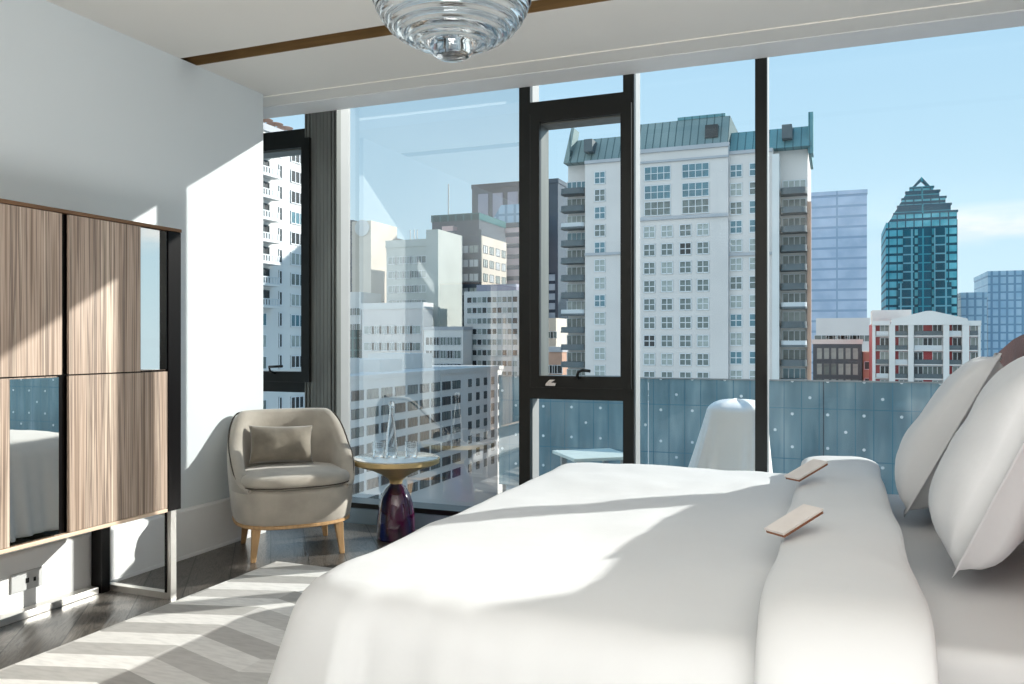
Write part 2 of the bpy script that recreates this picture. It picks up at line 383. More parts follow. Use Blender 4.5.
# ------------------------------------------------------------------ room shell
ZC = 2.766; XW = -3.37; YW = 4.69; YG = 4.83; XR = 3.2; YB = -2.8; XA = -4.7
struct('floor', box((XA - .1, YB - .1, -.12), (XR + .1, YW + .2, 0)), M['floor'])
Y0, Y1 = 3.535, 3.665
struct('ceiling', boxes([((XA - .1, YB - .1, ZC), (XR + .1, Y0, ZC + .2)), ((XA - .1, Y1, ZC), (XR + .1, 4.455, ZC + .2)),
                         ((XA - .1, 4.463, ZC), (XR + .1, YW, ZC + .2)), ((XA - .1, YW, 2.9), (XR + .1, YW + .2, ZC + .2)), ((XA - .1, Y0 - .02, ZC + .09), (XR + .1, Y1 + .02, ZC + .2)),
                         ((XA - .1, 4.44, ZC + .03), (XR + .1, 4.48, ZC + .2))]), M['ceiling'])
struct('trim_1', boxes([((XA, Y1 - .006, ZC + .001), (XR, Y1 - .0005, ZC + .089)), ((XA, Y0 + .0005, ZC + .001), (XR, Y0 + .006, ZC + .089)),
                        ((XA, Y0, ZC + .083), (XR, Y1, ZC + .0895))]), M['slot_wood'])
struct('trim_2', box((XA, 4.4555, ZC + .004), (XR, 4.4625, ZC + .02)), M['dark_groove'])
struct('trim_3', box((XA, 4.28, ZC - .006), (XR, 4.453, ZC + .002)), M['ceiling'])
struct('trim_4', box((XA, 4.465, ZC - .008), (XR, YW - .001, ZC + .002)), M['white_trim'])
struct('wall_left', box((XW - .18, YB, 0), (XW, 4.24, ZC)), M['wall'])
struct('wall_alcove', boxes([((XA - .1, 3.0, 0), (XA, YW + .2, ZC)), ((XA, 3.0, 0), (XW - .18, 3.1, ZC))]), M['wall'])
struct('wall_right', box((XR, YB, 0), (XR + .1, YW + .2, ZC)), M['wall'])
struct('wall_back', box((XW - .18, YB - .1, 0), (XR + .1, YB, ZC)), M['wall_fill_cut'])
struct('baseboard_left', prism([(XW, 0), (XW + .022, 0), (XW + .022, .015), (XW + .018, .02), (XW + .018, .262), (XW + .012, .27), (XW, .275)], YB, 4.24), M['white_trim'])

# ------------------------------------------------------------------ window wall
def glass(name, x0, x1, z0, z1, parent, mat='pane'):
    bm = bmesh.new(); v = [bm.verts.new(p) for p in ((x0, YG, z0), (x1, YG, z0), (x1, YG, z1), (x0, YG, z1))]; bm.faces.new(v)
    return obj(name, bm, M[mat], parent)
def mullion(x0, x1, parent, z0=.1, z1=2.9, dark='frame_dark'):
    obj('mullion', box((x0, YW, z0), (x1, YW + .045, z1)), M[dark], parent)
    obj('mullion_body', box((x0 + .004, YW + .045, z0), (x1 - .001, YW + .165, z1)), M['alu'], parent)
def frame_ring(x0, x1, z0, z1, w, y0, y1, wb=None, wt=None, wr=None):
    wb = wb or w; wt = wt or w; wr = wr or w
    bm = bmesh.new()
    o = [(x0, z0), (x1, z0), (x1, z1), (x0, z1)]; i = [(x0 + w, z0 + wb), (x1 - wr, z0 + wb), (x1 - wr, z1 - wt), (x0 + w, z1 - wt)]
    L = [[bm.verts.new((p[0], y, p[1])) for p in q] for q, y in ((o, y0), (i, y0), (i, y1), (o, y1))]
    for a in range(4):
        A, B = L[a], L[(a + 1) % 4]
        for k in range(4): bm.faces.new((A[k], A[(k + 1) % 4], B[(k + 1) % 4], B[k]))
    bmesh.ops.recalc_face_normals(bm, faces=bm.faces[:]); return bm
def sash_bay(n, x0, x1, handles=True):
    """awning sash between transoms with a fixed light above and below"""
    w = sroot('window_%d' % n, ((x0 + x1) / 2, YW, 0))
    glass('pane', x0, x1, 2.66, 2.9, w); glass('pane', x0, x1, .13, .86, w)
    obj('transom', box((x0, YW, 2.59), (x1, YW + .045, 2.66)), M['frame_dark'], w)
    obj('transom_body', box((x0, YW + .045, 2.595), (x1, YW + .165, 2.655)), M['alu'], w)
    obj('transom', box((x0, YW, .855), (x1, YW + .045, .925)), M['frame_dark'], w)
    obj('transom_body', box((x0, YW + .045, .86), (x1, YW + .165, .92)), M['alu'], w)
    s = obj('sash', frame_ring(x0 + .012, x1 + .055, .927, 2.588, .06, YW - .03, YW - .001, wb=.07, wt=.062, wr=.063), M['frame_dark'], w)
    obj('sash_bead', frame_ring(x0 + .06, x1 - .002, .985, 2.53, .012, YW + .001, YG), M['frame_grey'], w)
    glass('pane', x0 + .066, x1 - .008, .99, 2.525, w)
    if handles:
        cx = at_y(580, 370, YW).x
        hl = tube([(cx, YW - .031, .985), (cx, YW - .055, 1.0), (cx + .01, YW - .07, 1.025), (cx + .04, YW - .075, 1.035), (cx + .085, YW - .075, 1.03)], .009)
        obj('handle', hl, M['frame_dark'], w, smooth=True)
        lx = at_y(553, 383, YW).x
        lt = prism([(lx - .03, .938), (lx + .03, .938), (lx + .035, .955), (lx + .005, .958), (lx + .03, .975), (lx - .005, .975), (lx - .03, .95)], YW - .05, YW - .0305)
        obj('latch', lt, M['chrome'], w)
    else:
        hx = at_y(278, 368, YW).x
        hl = tube([(hx, YW - .031, .985), (hx - .02, YW - .06, 1.0), (hx - .02, YW - .07, 1.03), (hx + .09, YW - .07, 1.035)], .009)
        obj('handle', hl, M['frame_dark'], w, smooth=True)
    return w
w1 = sash_bay(1, XA, -3.381, False)
# wide dark column with ribs and pale return
cm = sroot('column', (-3.25, YW, 0))
rb = [(-3.381, YW + .03), (-3.381, YW)]
for i in range(9):
    x = -3.381 + .257 * (i + .5) / 9
    rb += [(x - .006, YW), (x - .004, YW + (.012 if i in (0, 1, 7, 8) else .003)), (x + .004, YW + (.012 if i in (0, 1, 7, 8) else .003)), (x + .006, YW)]
rb += [(-3.124, YW), (-3.124, YW + .05), (-3.381, YW + .05)]
obj('column_face', prism(rb[1:], .1, 2.9, 'z'), M['frame_grey'], cm)
obj('column_body', box((-3.38, YW + .05, 0), (-3.124, YW + .165, 2.9)), M['alu'], cm)
XA0, XA1 = XY(519, YW), XY(530, YW)
XB0, XB1 = XY(623, YW), XY(634, YW)
XC0, XC1 = XY(755, YW), XY(767, YW)
w2 = sroot('window_2', (-2.45, YW, 0)); glass('pane', -3.124, XA0, .13, 2.9, w2, 'pane_coated'); mullion(XA0, XA1, w2)
w3 = sash_bay(3, XA1, XB0); mullion(XB0, XB1, w3)
w4 = sroot('window_4', (-.75, YW, 0)); glass('pane', XB1, XC0, .13, 2.9, w4); mullion(XC0, XC1, w4)
w5 = sroot('window_5', (.6, YW, 0)); glass('pane', XC1, 1.62, .13, 2.9, w5); mullion(1.62, 1.69, w5)
w6 = sroot('window_6', (2.4, YW, 0)); glass('pane', 1.69, XR, .13, 2.9, w6)
struct('trim_5', box((XA, YW - .01, .1), (XR, YW + .165, .132)), M['frame_dark'])
struct('trim_6', box((XA, YW - .03, 0), (XR, YW + .165, .0995)), M['curb'])

# ------------------------------------------------------------------ rug
rug_bm = box((-2.82, -.6, .001), (.35, 3.66, .014), .004)
tag(obj('rug', rug_bm, M['rug']), 'large pale rug with grey and white chevron bands beside and under the bed', 'rug')

# ------------------------------------------------------------------ cabinet
XF = -2.87
cb = thing('cabinet', 'wide striped wood cabinet with mirror insets on metal sled legs along the left wall', 'cabinet', (-3.1, 2.0, 0))
CY0, CY1, CZ0, CZ1, CZM = .9, 3.015, .42, 1.73, 1.067
obj('carcass', box((-3.33, CY0 + .02, CZ0 + .012), (XF - .02, CY1 - .001, CZ1 - .016)), M['black'], cb)
obj('top_panel', box((-3.335, CY0, CZ1 - .016), (XF + .004, CY1 + .002, CZ1), .003), M['bronze_edge'], cb)
obj('bottom_panel', box((-3.335, CY0, CZ0 - .004), (XF + .004, 2.93, CZ0 + .012), .003), M['pale_edge'], cb)
def door(y0, y1, z0, z1, insets=(), knob=False):
    segs = []; ys = y0
    for a, c in insets: segs.append((ys, a)); ys = c
    segs.append((ys, y1))
    bm = boxes([((XF - .02, a, z0), (XF, c, z1)) for a, c in segs if c - a > .002] +
               [((XF - .02, y0, z0), (XF - .012, y1, z1))])
    d = obj('door', bm, M['veneer'], cb)
    for a, c in insets:
        obj('mirror', box((XF - .011, a + .002, z0 + .004), (XF - .001, c - .002, z1 - .004)), M['mirror'], d)
    return d
door(2.411, 2.931, CZM + .003, CZ1 - .018, [(2.774, 2.931)])
door(2.411, 2.931, CZ0 + .014, CZM - .003)
door(1.66, 2.378, CZM + .003, CZ1 - .018)
door(1.66, 2.366, CZ0 + .014, CZM - .003, [(2.155, 2.366)])
door(.92, 1.65, CZM + .003, CZ1 - .018); door(.92, 1.65, CZ0 + .014, CZM - .003)
obj('end_post', box((XF - .02, 2.936, CZ0 - .004), (XF + .001, CY1, CZ1 - .017), .002), M['black'], cb)
def sled(y):
    t = .034
    bm = boxes([((XF - .012 - t, y, 0), (XF - .012, y + t, CZ0 - .005)), ((-3.325, y, 0), (-3.325 + t, y + t, CZ0 - .005)),
                ((-3.325 + t, y, 0), (XF - .012 - t, y + t, .03)), ((-3.325 + t, y, CZ0 - .03), (XF - .012 - t, y + t, CZ0 - .005))])
    obj('sled_leg', bm, M['steel'], cb)
    obj('leg_black_strip', box((XF - .012 - t, y - .004, .031), (XF - .012 - t + .012, y - .0005, CZ0 - .006)), M['black'], cb)  # black inner strip of the steel front leg
    obj('rear_post', box((-3.325, y - .05, .0), (-3.26, y - .0005, CZ0 - .005)), M['black'], cb)
sled(2.965); sled(.96)
obj('floor_rail', box((-3.325, 1.0, 0), (-3.27, 2.91, .032), .003), M['steel'], cb)
# wall outlet
op = at_x(26, 580, XW + .019)
ot = thing('wall_outlet', 'white double wall socket on the tall baseboard under the cabinet', 'socket', (XW + .019, op.y, op.z))
obj('cover_plate', box((0, -.075, -.042), (.008, .075, .042), .002), M['plastic'], ot, local=True)
for dy in (-.008, .03):
    obj('socket_hole', box((.0085, dy, -.012), (.0095, dy + .016 - .004 * (dy > 0), .01 - .004 * (dy > 0))), M['black'], ot, local=True)

# ------------------------------------------------------------------ armchair
fl = at_z(258, 562, 0); fr = at_z(345, 552, 0)
CH = Vector((-2.95, 3.965, 0)); CR = math.radians(46)
ac = thing('armchair', 'taupe velvet barrel armchair on oak legs in the corner by the window', 'armchair', CH, CR)
HX, HY = .347, .335
def se(phi, off=0, n=2.7):
    # phi 0 = back (+y), positive towards +x
    s, c = math.sin(phi), math.cos(phi)
    return ((HX - off) * math.copysign(abs(s) ** (2 / n), s), (HY - off) * math.copysign(abs(c) ** (2 / n), c))
def hgt(phi):
    a = abs(math.degrees(phi)); t = min(1, max(0, (134 - a) / (134 - 42))); return .40 + .39 * (t * t * (3 - 2 * t))
rows = []
NS = 72; PM = math.radians(134)
for i in range(NS + 1):
    phi = -PM + 2 * PM * i / NS; h = hgt(phi); row = []
    zb = .375
    for off, t in ((.004, 0), (0, .3), (0, .6), (.002, .85), (.012, .95), (.03, 1), (.052, 1), (.07, .95), (.08, .85), (.085, .6), (.088, .3), (.09, 0)):
        x, y = se(phi, off + .018 * (1 - t) * 0); row.append((x * (1 + .02 * t), y * (1 + .02 * t), zb + (h - zb) * t))
    rows.append(row)
bm, V = grid_bm(rows)
for i in range(NS):
    bm.faces.new((V[i][0], V[i][-1], V[i + 1][-1], V[i + 1][0]))
bm.faces.new(V[0]); bm.faces.new(V[-1][::-1]); bmesh.ops.recalc_face_normals(bm, faces=bm.faces[:])
obj('backrest', bm, M['velvet'], ac, smooth=True, local=True, angle=50)
def loft(sections, seg=72):
    rows = [[(se(2 * PI * k / seg, off)[0], se(2 * PI * k / seg, off)[1], z) for k in range(seg)] for off, z in sections]
    bm, V = grid_bm(rows, closed_v=True); bm.faces.new(V[0]); bm.faces.new(V[-1][::-1])
    bmesh.ops.recalc_face_normals(bm, faces=bm.faces[:]); return bm
obj('seat_base', loft([(.03, .2), (.022, .215), (.012, .28), (.004, .37), (.012, .385), (.04, .393)]), M['velvet'], ac, smooth=True, local=True, angle=60)
sc_bm = loft([(.06, .388), (.035, .396), (.026, .415), (.03, .44), (.05, .458), (.11, .47), (.22, .476)])
bmesh.ops.translate(sc_bm, verts=sc_bm.verts[:], vec=(0, -.022, 0))
obj('seat_cushion', sc_bm, M['velvet'], ac, smooth=True, local=True, angle=60)
obj('seat_piping', tube([(se(2 * PI * k / 72, .025)[0], se(2 * PI * k / 72, .025)[1] - .022, .405) for k in range(72)], .004, 6, closed=True), M['piping'], ac, smooth=True, local=True)
pts = [(se(-PM + 2 * PM * i / 60, .01)[0] * 1.02, se(-PM + 2 * PM * i / 60, .01)[1] * 1.02, hgt(-PM + 2 * PM * i / 60) - .012) for i in range(61)]
obj('back_piping', tube(pts, .0045, 6), M['piping'], ac, smooth=True, local=True)
obj('wood_ring', loft([(.034, .178), (.024, .184), (.024, .197), (.03, .1995)]), M['oak'], ac, local=True)
for sx in (-1, 1):
    for sy in (-1, 1):
        c = Vector((sx * .225, sy * .215, 0)); bm = bmesh.new(); L = []
        for z, hw, sp_ in ((0, .013, .018), (.09, .018, .009), (.179, .024, 0)):
            L.append([bm.verts.new((c.x + sx * sp_ + a * hw, c.y + sy * sp_ + b_ * hw, z)) for a, b_ in ((-1, -1), (1, -1), (1, 1), (-1, 1))])
        for A, B in zip(L, L[1:]):
            for k in range(4): bm.faces.new((A[k], A[(k + 1) % 4], B[(k + 1) % 4], B[k]))
        bm.faces.new(L[0][::-1]); bm.faces.new(L[-1]); bmesh.ops.recalc_face_normals(bm, faces=bm.faces[:])
        bmesh.ops.bevel(bm, geom=bm.edges[:], offset=.003, segments=1, affect='EDGES')
        obj('leg', bm, M['oak'], ac, local=True)

# ------------------------------------------------------------------ pillows
def pillow_bm(w, h, t, flange=.0, seed=0, pinch=.07, wr=.012, sag=.0, n=34):
    bm = bmesh.new(); grids = []
    for side in (1, -1):
        g = []
        for i in range(n + 1):
            r = []
            for j in range(n + 1):
                a = -1 + 2 * i / n; b_ = -1 + 2 * j / n
                k = 1 - flange
                aa = min(1, abs(a) / k); bb = min(1, abs(b_) / k)
                th = t / 2 * max(0, 1 - aa ** 2.8) ** .5 * max(0, 1 - bb ** 2.8) ** .5
                x = w / 2 * a * (1 - pinch * (1 - b_ * b_) ** 1 * abs(a) ** 4); z = h / 2 * b_ * (1 - pinch * (1 - a * a) * abs(b_) ** 4)
                edge = (i in (0, n) or j in (0, n))
                d = noise.noise(Vector((x * 5 + seed, z * 5, side * 3.1 + seed))) * wr + noise.noise(Vector((x * 13 + seed, z * 9, side))) * wr * .4
                th = th * (1 + sag * (-b_)) 
                y = side * max(.003, th + d * min(1, th / (t * .2)))
                if edge: y = 0
                r.append((x, y + (.012 * math.sin(a * 5 + seed) if flange else 0) * max(abs(a), abs(b_)) ** 6, z))
            g.append(r)
        grids.append(g)
    V0 = [[bm.verts.new(p) for p in r] for r in grids[0]]
    V1 = [[(V0[i][j] if (i in (0, n) or j in (0, n)) else bm.verts.new(grids[1][i][j])) for j in range(n + 1)] for i in range(n + 1)]
    for i in range(n):
        for j in range(n):
            bm.faces.new((V0[i][j], V0[i][j + 1], V0[i + 1][j + 1], V0[i + 1][j])); bm.faces.new((V1[i][j], V1[i + 1][j], V1[i + 1][j + 1], V1[i][j + 1]))
    bmesh.ops.recalc_face_normals(bm, faces=bm.faces[:]); return bm
lc = obj('cushion', pillow_bm(.37, .225, .13, seed=3, wr=.02), M['velvet_dark'], None, smooth=True)
lc.location = CH + Matrix.Rotation(CR, 3, 'Z') @ Vector((-.04, .12, .594)); lc.rotation_euler = (math.radians(-16), math.radians(2), CR - .02)
tag(lc, 'small dark taupe lumbar cushion standing on the barrel armchair seat', 'cushion')

# ------------------------------------------------------------------ side table and what stands on it
TC = at_z(393, 540, 0); TC = Vector((XY(396, 4.385), 4.385, 0))
bt = thing('side_table', 'round brass side table with violet bell shaped glass foot between armchair and bed', 'table', TC); bt.scale = (1.06, 1.06, 1.06)
obj('glass_base', lathe([(0, .002), (.1, .002), (.112, .012), (.112, .05), (.108, .13), (.1, .19), (.086, .245), (.062, .29), (.04, .312), (.034, .32), (0, .32)]), M['bell'], bt, smooth=True, local=True, angle=50)
obj('brass_funnel', lathe([(0, .3205), (.036, .3205), (.037, .335), (.05, .352), (.09, .378), (.15, .405), (.215, .425), (.243, .436), (.25, .44), (.25, .464), (.246, .466), (0, .466)]), M['brass'], bt, smooth=True, local=True, angle=40)
obj('tabletop', lathe([(0, .4665), (.245, .4665), (.245, .47), (.241, .472), (0, .472)]), M['brass_top'], bt, smooth=True, local=True, angle=40)
TZ = .4725 * 1.06 + .0005
cf = thing('carafe', 'tall slender clear glass carafe on the brass side table', 'carafe', TC + Vector((-.02, -.02, TZ)), 0)
obj('bottle_body', lathe([(0, 0), (.033, 0), (.036, .006), (.036, .06), (.03, .14), (.02, .22), (.013, .27), (.012, .3), (.016, .303), (.016, .312), (.0105, .312), (.0095, .27), (.0165, .22), (.0265, .14), (.0325, .06), (.032, .012), (0, .01)]), M['tumbler'], cf, smooth=True, local=True, angle=50)
obj('stopper', lathe([(0, .3125), (.017, .3125), (.02, .32), (.017, .334), (.008, .34), (0, .34)]), M['tumbler'], cf, smooth=True, local=True, angle=50)
def tumbler(dx, dy, label):
    t_ = thing('drinking_glass', label, 'glass', TC + Vector((dx, dy, TZ)), 0, 'drinking glasses on the side table')
    obj('glass_wall', lathe([(0, 0), (.034, 0), (.0365, .004), (.04, .09), (.0375, .09), (.034, .012), (0, .01)]), M['tumbler'], t_, smooth=True, local=True, angle=50)
rv = Vector((CT, ST, 0))
tumbler(*(rv * -.098 + Vector((-.01, 0, 0))).xy, 'short clear drinking glass on the armchair side of the tall carafe')
tumbler(*(rv * .075 + Vector((.01, .02, 0))).xy, 'short clear drinking glass on the bed side of the tall carafe')

# ------------------------------------------------------------------ bed
bed = thing('bed', 'king size bed with white sheet and tall brown leather headboard', 'bed', (-.3, 2.82, 0))
obj('bed_base', box((-1.08, 1.98, .1), (.6, 3.72, .3), .02), M['bedbase'], bed)
mt = box((-1.12, 1.9, .301), (.6, 3.8, .565), .05, 4)
obj('mattress', mt, M['linen'], bed, smooth=True, angle=60)
for x in (-.95, .5):
    for y in (2.1, 3.6): obj('leg', lathe([(0, .0145), (.02, .0145), (.028, .0995), (0, .0995)], 16), M['black'], bed, local=False)
legs = [o for o in bed.children if o.name.startswith('leg')]
for o, (x, y) in zip(legs, [(-.95, 2.1), (-.95, 3.6), (.5, 2.1), (.5, 3.6)]): o.location = (x, y, 0) ; o.location -= Vector((-.3, 2.82, 0)); o.data.transform(Matrix.Translation((-.3, 2.82, 0)))
# headboard with rounded upper corners
hb = [(1.40, .02), (4.24, .02)]
for k in range(9): a = PI / 2 * k / 8; hb.append((4.24 - .9 + .9 * math.cos(a), 1.06 + .18 * math.sin(a)))
for k in range(9): a = PI / 2 + PI / 2 * k / 8; hb.append((1.40 + .9 + .9 * math.cos(a), 1.06 + .18 * math.sin(a)))
hbm = prism(hb, .64, .73, 'x'); bmesh.ops.bevel(hbm, geom=[e for e in hbm.edges if abs(e.verts[0].co.x - e.verts[1].co.x) < 1e-5], offset=.025, segments=3, affect='EDGES')
obj('headboard', hbm, M['leather'], bed, smooth=True, angle=40)

# duvet: a U shaped drape over foot and both sides
DX0, DX1, DYN, DYF, DZ = -1.19, -.10, 1.73, 3.87, .605
RC = .10
def u_path(n):
    pts = []
    L1 = DX1 - (DX0 + RC); L2 = (DYF - RC) - (DYN + RC); La = RC * PI / 2
    tot = 2 * L1 + L2 + 2 * La
    for i in range(n + 1):
        s = tot * i / n
        if s < L1: pts.append((Vector((DX1 - s, DYN)), Vector((0, -1)), s))
        elif s < L1 + La:
            a = (s - L1) / RC; c = Vector((DX0 + RC, DYN + RC)); d = Vector((-math.sin(a), -math.cos(a))); pts.append((c + d * RC, d, s))
        elif s < L1 + La + L2: pts.append((Vector((DX0, DYN + RC + s - L1 - La)), Vector((-1, 0)), s))
        elif s < L1 + 2 * La + L2:
            a = (s - L1 - La - L2) / RC; c = Vector((DX0 + RC, DYF - RC)); d = Vector((-math.cos(a), math.sin(a))); pts.append((c + d * RC, d, s))
        else: pts.append((Vector((DX0 + RC + s - L1 - 2 * La - L2, DYF)), Vector((0, 1)), s))
    return pts
def wrinkle(x, y, amp=.010):
    return amp * noise.noise(Vector((x * 3.2, y * 3.2, 1.7))) + amp * .5 * noise.noise(Vector((x * 9, y * 6, 4.2)))
rows = []
ARC = .15
for q, d, s in u_path(300):
    spx = min(max(q.x, DX0 + .9), DX1); sp_ = Vector((spx, (DYN + DYF) / 2)); row = []
    for k in range(16):
        f_ = k / 16; p = sp_.lerp(q, f_)
        puff = .012 * (1 - f_ ** 4)
        row.append((p.x, p.y, DZ + puff + wrinkle(p.x, p.y)))
    corner = max(0, 1 - min(abs(s - (DX1 - DX0)), 1) / .5)
    AEND = math.radians(81 - 10 * corner)
    for k in range(26):
        dist = .62 * k / 25
        if dist < ARC: a = dist / ARC * AEND; h_ = ARC / AEND * math.sin(a); z = ARC / AEND * (1 - math.cos(a))
        else:
            a = AEND; h_ = ARC / a * math.sin(a) + (dist - ARC) * math.cos(a); z = ARC / a * (1 - math.cos(a)) + (dist - ARC) * math.sin(a)
        g = max(0, (dist - .05) / .5)
        ph = noise.noise(Vector((s * 2.0, 0, 0))) * 5
        rip = g ** 1.2 * (.026 * math.sin(s * 15 + ph) + .018 * math.sin(s * 34 + 1.6 * ph + 1) + .008 * math.sin(s * 61 - ph))
        rip *= (1 + .9 * corner)
        off = h_ + rip
        row.append((q.x + d.x * off, q.y + d.y * off, DZ - z * .97 + wrinkle(q.x + d.x * h_, q.y + d.y * h_) * (1 - g * .5)))
    rows.append(row)
bm, V = grid_bm(rows)
bmesh.ops.remove_doubles(bm, verts=bm.verts[:], dist=.0005)
bmesh.ops.recalc_face_normals(bm, faces=bm.faces[:])
dv = thing('duvet', 'plump white duvet draped over the bed with its top end turned down', 'duvet', (-.6, 2.82, .6))
do = obj('duvet_cover', bm, M['linen'], dv, smooth=True)
sm = do.modifiers.new('solid', 'SOLIDIFY'); sm.thickness = .012; sm.offset = 0
# turned down band
path = []
def band_path(n=90):
    pts = []
    zt = DZ + .018
    a0 = math.radians(80); r = .16
    seq = []
    for side in (-1, 1):
        leg = []
        yb = DYN + .03 if side < 0 else DYF - .03
        for k in range(14): # straight then arc
            dd = .44 * (1 - k / 13)
            hh = r * math.sin(a0) + dd * math.cos(a0); zz = r * (1 - math.cos(a0)) + dd * math.sin(a0)
            leg.append((yb + side * hh, zt - zz, side * a0))
        for k in range(1, 9):
            a = a0 * (1 - k / 8); leg.append((yb + side * r * math.sin(a), zt - r * (1 - math.cos(a)), side * a))
        seq.append(leg)
    mid = [(DYN + .03 + (DYF - DYN - .06) * k / 40, zt, 0) for k in range(1, 40)]
    return seq[0] + mid + seq[1][::-1]
rows = []
for y, z, a in band_path():
    row = []
    nrm = Vector((0, math.sin(a), math.cos(a)))
    wob = .012 * noise.noise(Vector((y * 3, z * 3, 9)))
    for k in range(28):
        t = 2 * PI * k / 28; c, s = math.cos(t), math.sin(t)
        hx_ = .155 + wob; th = .042 + .006 * noise.noise(Vector((y * 4, z * 4, k * .2)))
        x = .012 + hx_ * math.copysign(abs(c) ** .8, c)
        o_ = th * math.copysign(abs(s) ** .8, s) + .008 + .006 * noise.noise(Vector((x * 7, y * 6, z * 6)))
        p = Vector((x, y, z)) + nrm * (o_ + .03)
        row.append(p)
    rows.append(row)
bm, V = grid_bm(rows, closed_v=True); bm.faces.new(V[0]); bm.faces.new(V[-1][::-1]); bmesh.ops.recalc_face_normals(bm, faces=bm.faces[:])
obj('turned_down_end', bm, M['linen'], dv, smooth=True, angle=60)

def place_pillow(name, label, y, x, rz, lean, w, h, seed):
    o = obj(name, pillow_bm(w, h, .25, flange=.06, seed=seed, pinch=.05, wr=.016, sag=.22), M['linen2'], None, smooth=True)
    # local x = width, y = thickness, z = height ; stand it up facing -X
    o.rotation_euler = (Matrix.Rotation(rz - PI / 2, 3, 'Z') @ Matrix.Rotation(-lean, 3, 'X')).to_euler()
    o.location = (x, y, .575 + h / 2 * math.cos(lean) + .035)
    return tag(o, label, 'pillow', 'pillows against the headboard')
place_pillow('pillow', 'plump white pillow against the headboard on the window side of the bed', 3.37, .402, math.radians(-8), math.radians(27), .72, .62, 1)
place_pillow('pillow', 'plump white pillow against the headboard nearest the camera', 2.62, .44, math.radians(-7), math.radians(24), .72, .64, 5)

def menu_card(u, v, Z, rz, tilt, label):
    p = at_z(u, v, Z)
    t_ = thing('menu_card', label, 'card', p, rz, 'cards on the turned down duvet'); t_.rotation_euler = (0, tilt, rz)
    obj('paper_front', box((-.075, -.034, .008), (.075, .034, .014)), M['card'], t_, local=True)
    obj('leather_back', box((-.073, -.032, 0), (.073, .032, .0078)), M['card_brown'], t_, local=True)
menu_card(795, 523, .722, math.radians(48), math.radians(-20), 'pale card with brown back on the bed, nearer of the two')
menu_card(807, 472, .735, math.radians(48), math.radians(-20), 'pale card with brown back on the bed, nearer to the window')

# ------------------------------------------------------------------ glass pendant
pc = at_y(452, 20, 2.08); pl = thing('pendant_light', 'rippled clear glass pendant hanging from the ceiling over the bed', 'lamp', (pc.x, pc.y, ZC))
S = 2.304 / F
def zz(v): return (342 - v) * S + H - ZC
prof = [(0, zz(59.5)), (.018, zz(59.2)), (.042, zz(57.5)), (.056, zz(54)), (.061, zz(50)), (.064, zz(47)), (.068, zz(44.5))]
base_pts = [(.08, 43.5), (.112, 40), (.146, 33.5), (.174, 26), (.197, 16), (.212, 5), (.221, -5)]
for i in range(61):
    t = i / 60 * 6; k = min(5, int(t)); f_ = t - k
    (r0, v0), (r1, v1) = base_pts[k], base_pts[k + 1]
    bulge = .010 * abs(math.sin(i / 60 * PI * 7)) ** .7
    prof.append((r0 + (r1 - r0) * f_ + bulge * .55, zz(v0 + (v1 - v0) * f_) - bulge * .7))
prof += [(.220, zz(-12)), (.207, zz(-24)), (.165, zz(-40)), (.105, zz(-54)), (.05, zz(-60))]
inner = [(.05, zz(-60) - .012), (.1, zz(-54) - .014), (.158, zz(-40) - .012), (.195, zz(-24) - .008), (.207, zz(-4)), (.196, zz(8)), (.18, zz(18)), (.155, zz(28)), (.125, zz(34)), (.09, zz(38)), (.05, zz(40)), (0, zz(41))]
full = prof + inner
obj('glass_shade', lathe(full, 72), M['crystal'], pl, smooth=True, local=True)
obj('socket_cap', lathe([(0, zz(-52)), (.05, zz(-52) + .012), (.055, zz(-66)), (.02, zz(-80)), (0, zz(-80))], 32), M['chrome'], pl, smooth=True, local=True, angle=40)
obj('bulb', lathe([(0, zz(-2)), (.03, zz(-6)), (.04, zz(-16)), (.03, zz(-30)), (.018, zz(-42)), (0, zz(-42))], 24), M['bulb'], pl, smooth=True, local=True)
obj('rod', lathe([(0, zz(-79)), (.008, zz(-79)), (.008, -.02), (0, -.02)], 12), M['chrome'], pl, smooth=True, local=True, angle=40)
obj('ceiling_cap', lathe([(0, -.03), (.05, -.028), (.06, -.02), (.06, 0), (0, 0)], 32), M['chrome'], pl, smooth=True, local=True, angle=40)

# ------------------------------------------------------------------ terrace
TF = -.15
struct('terrace_floor', prism([(-1.9, 4.87), (-2.95, 7.3), (8, 7.3), (8, 4.87)], TF - .3, TF, 'z'), M['deck'])
gx0 = XY(499, 7.2)
gr_ = thing('glass_guard', 'blue green glass terrace guard with small white dots beyond the windows', 'railing', (0, 7.2, TF))
edges = [gx0, -1.55, -.1, 1.35, 2.8, 4.3, 6.0, 7.9]
for a, c in zip(edges, edges[1:]):
    obj('glass_panel', box((a + .004, 7.19, TF + .002), (c - .004, 7.205, .875)), M['guard'], gr_)
obj('top_rail', box((gx0, 7.185, .8755), (7.9, 7.21, .887)), M['alu'], gr_)
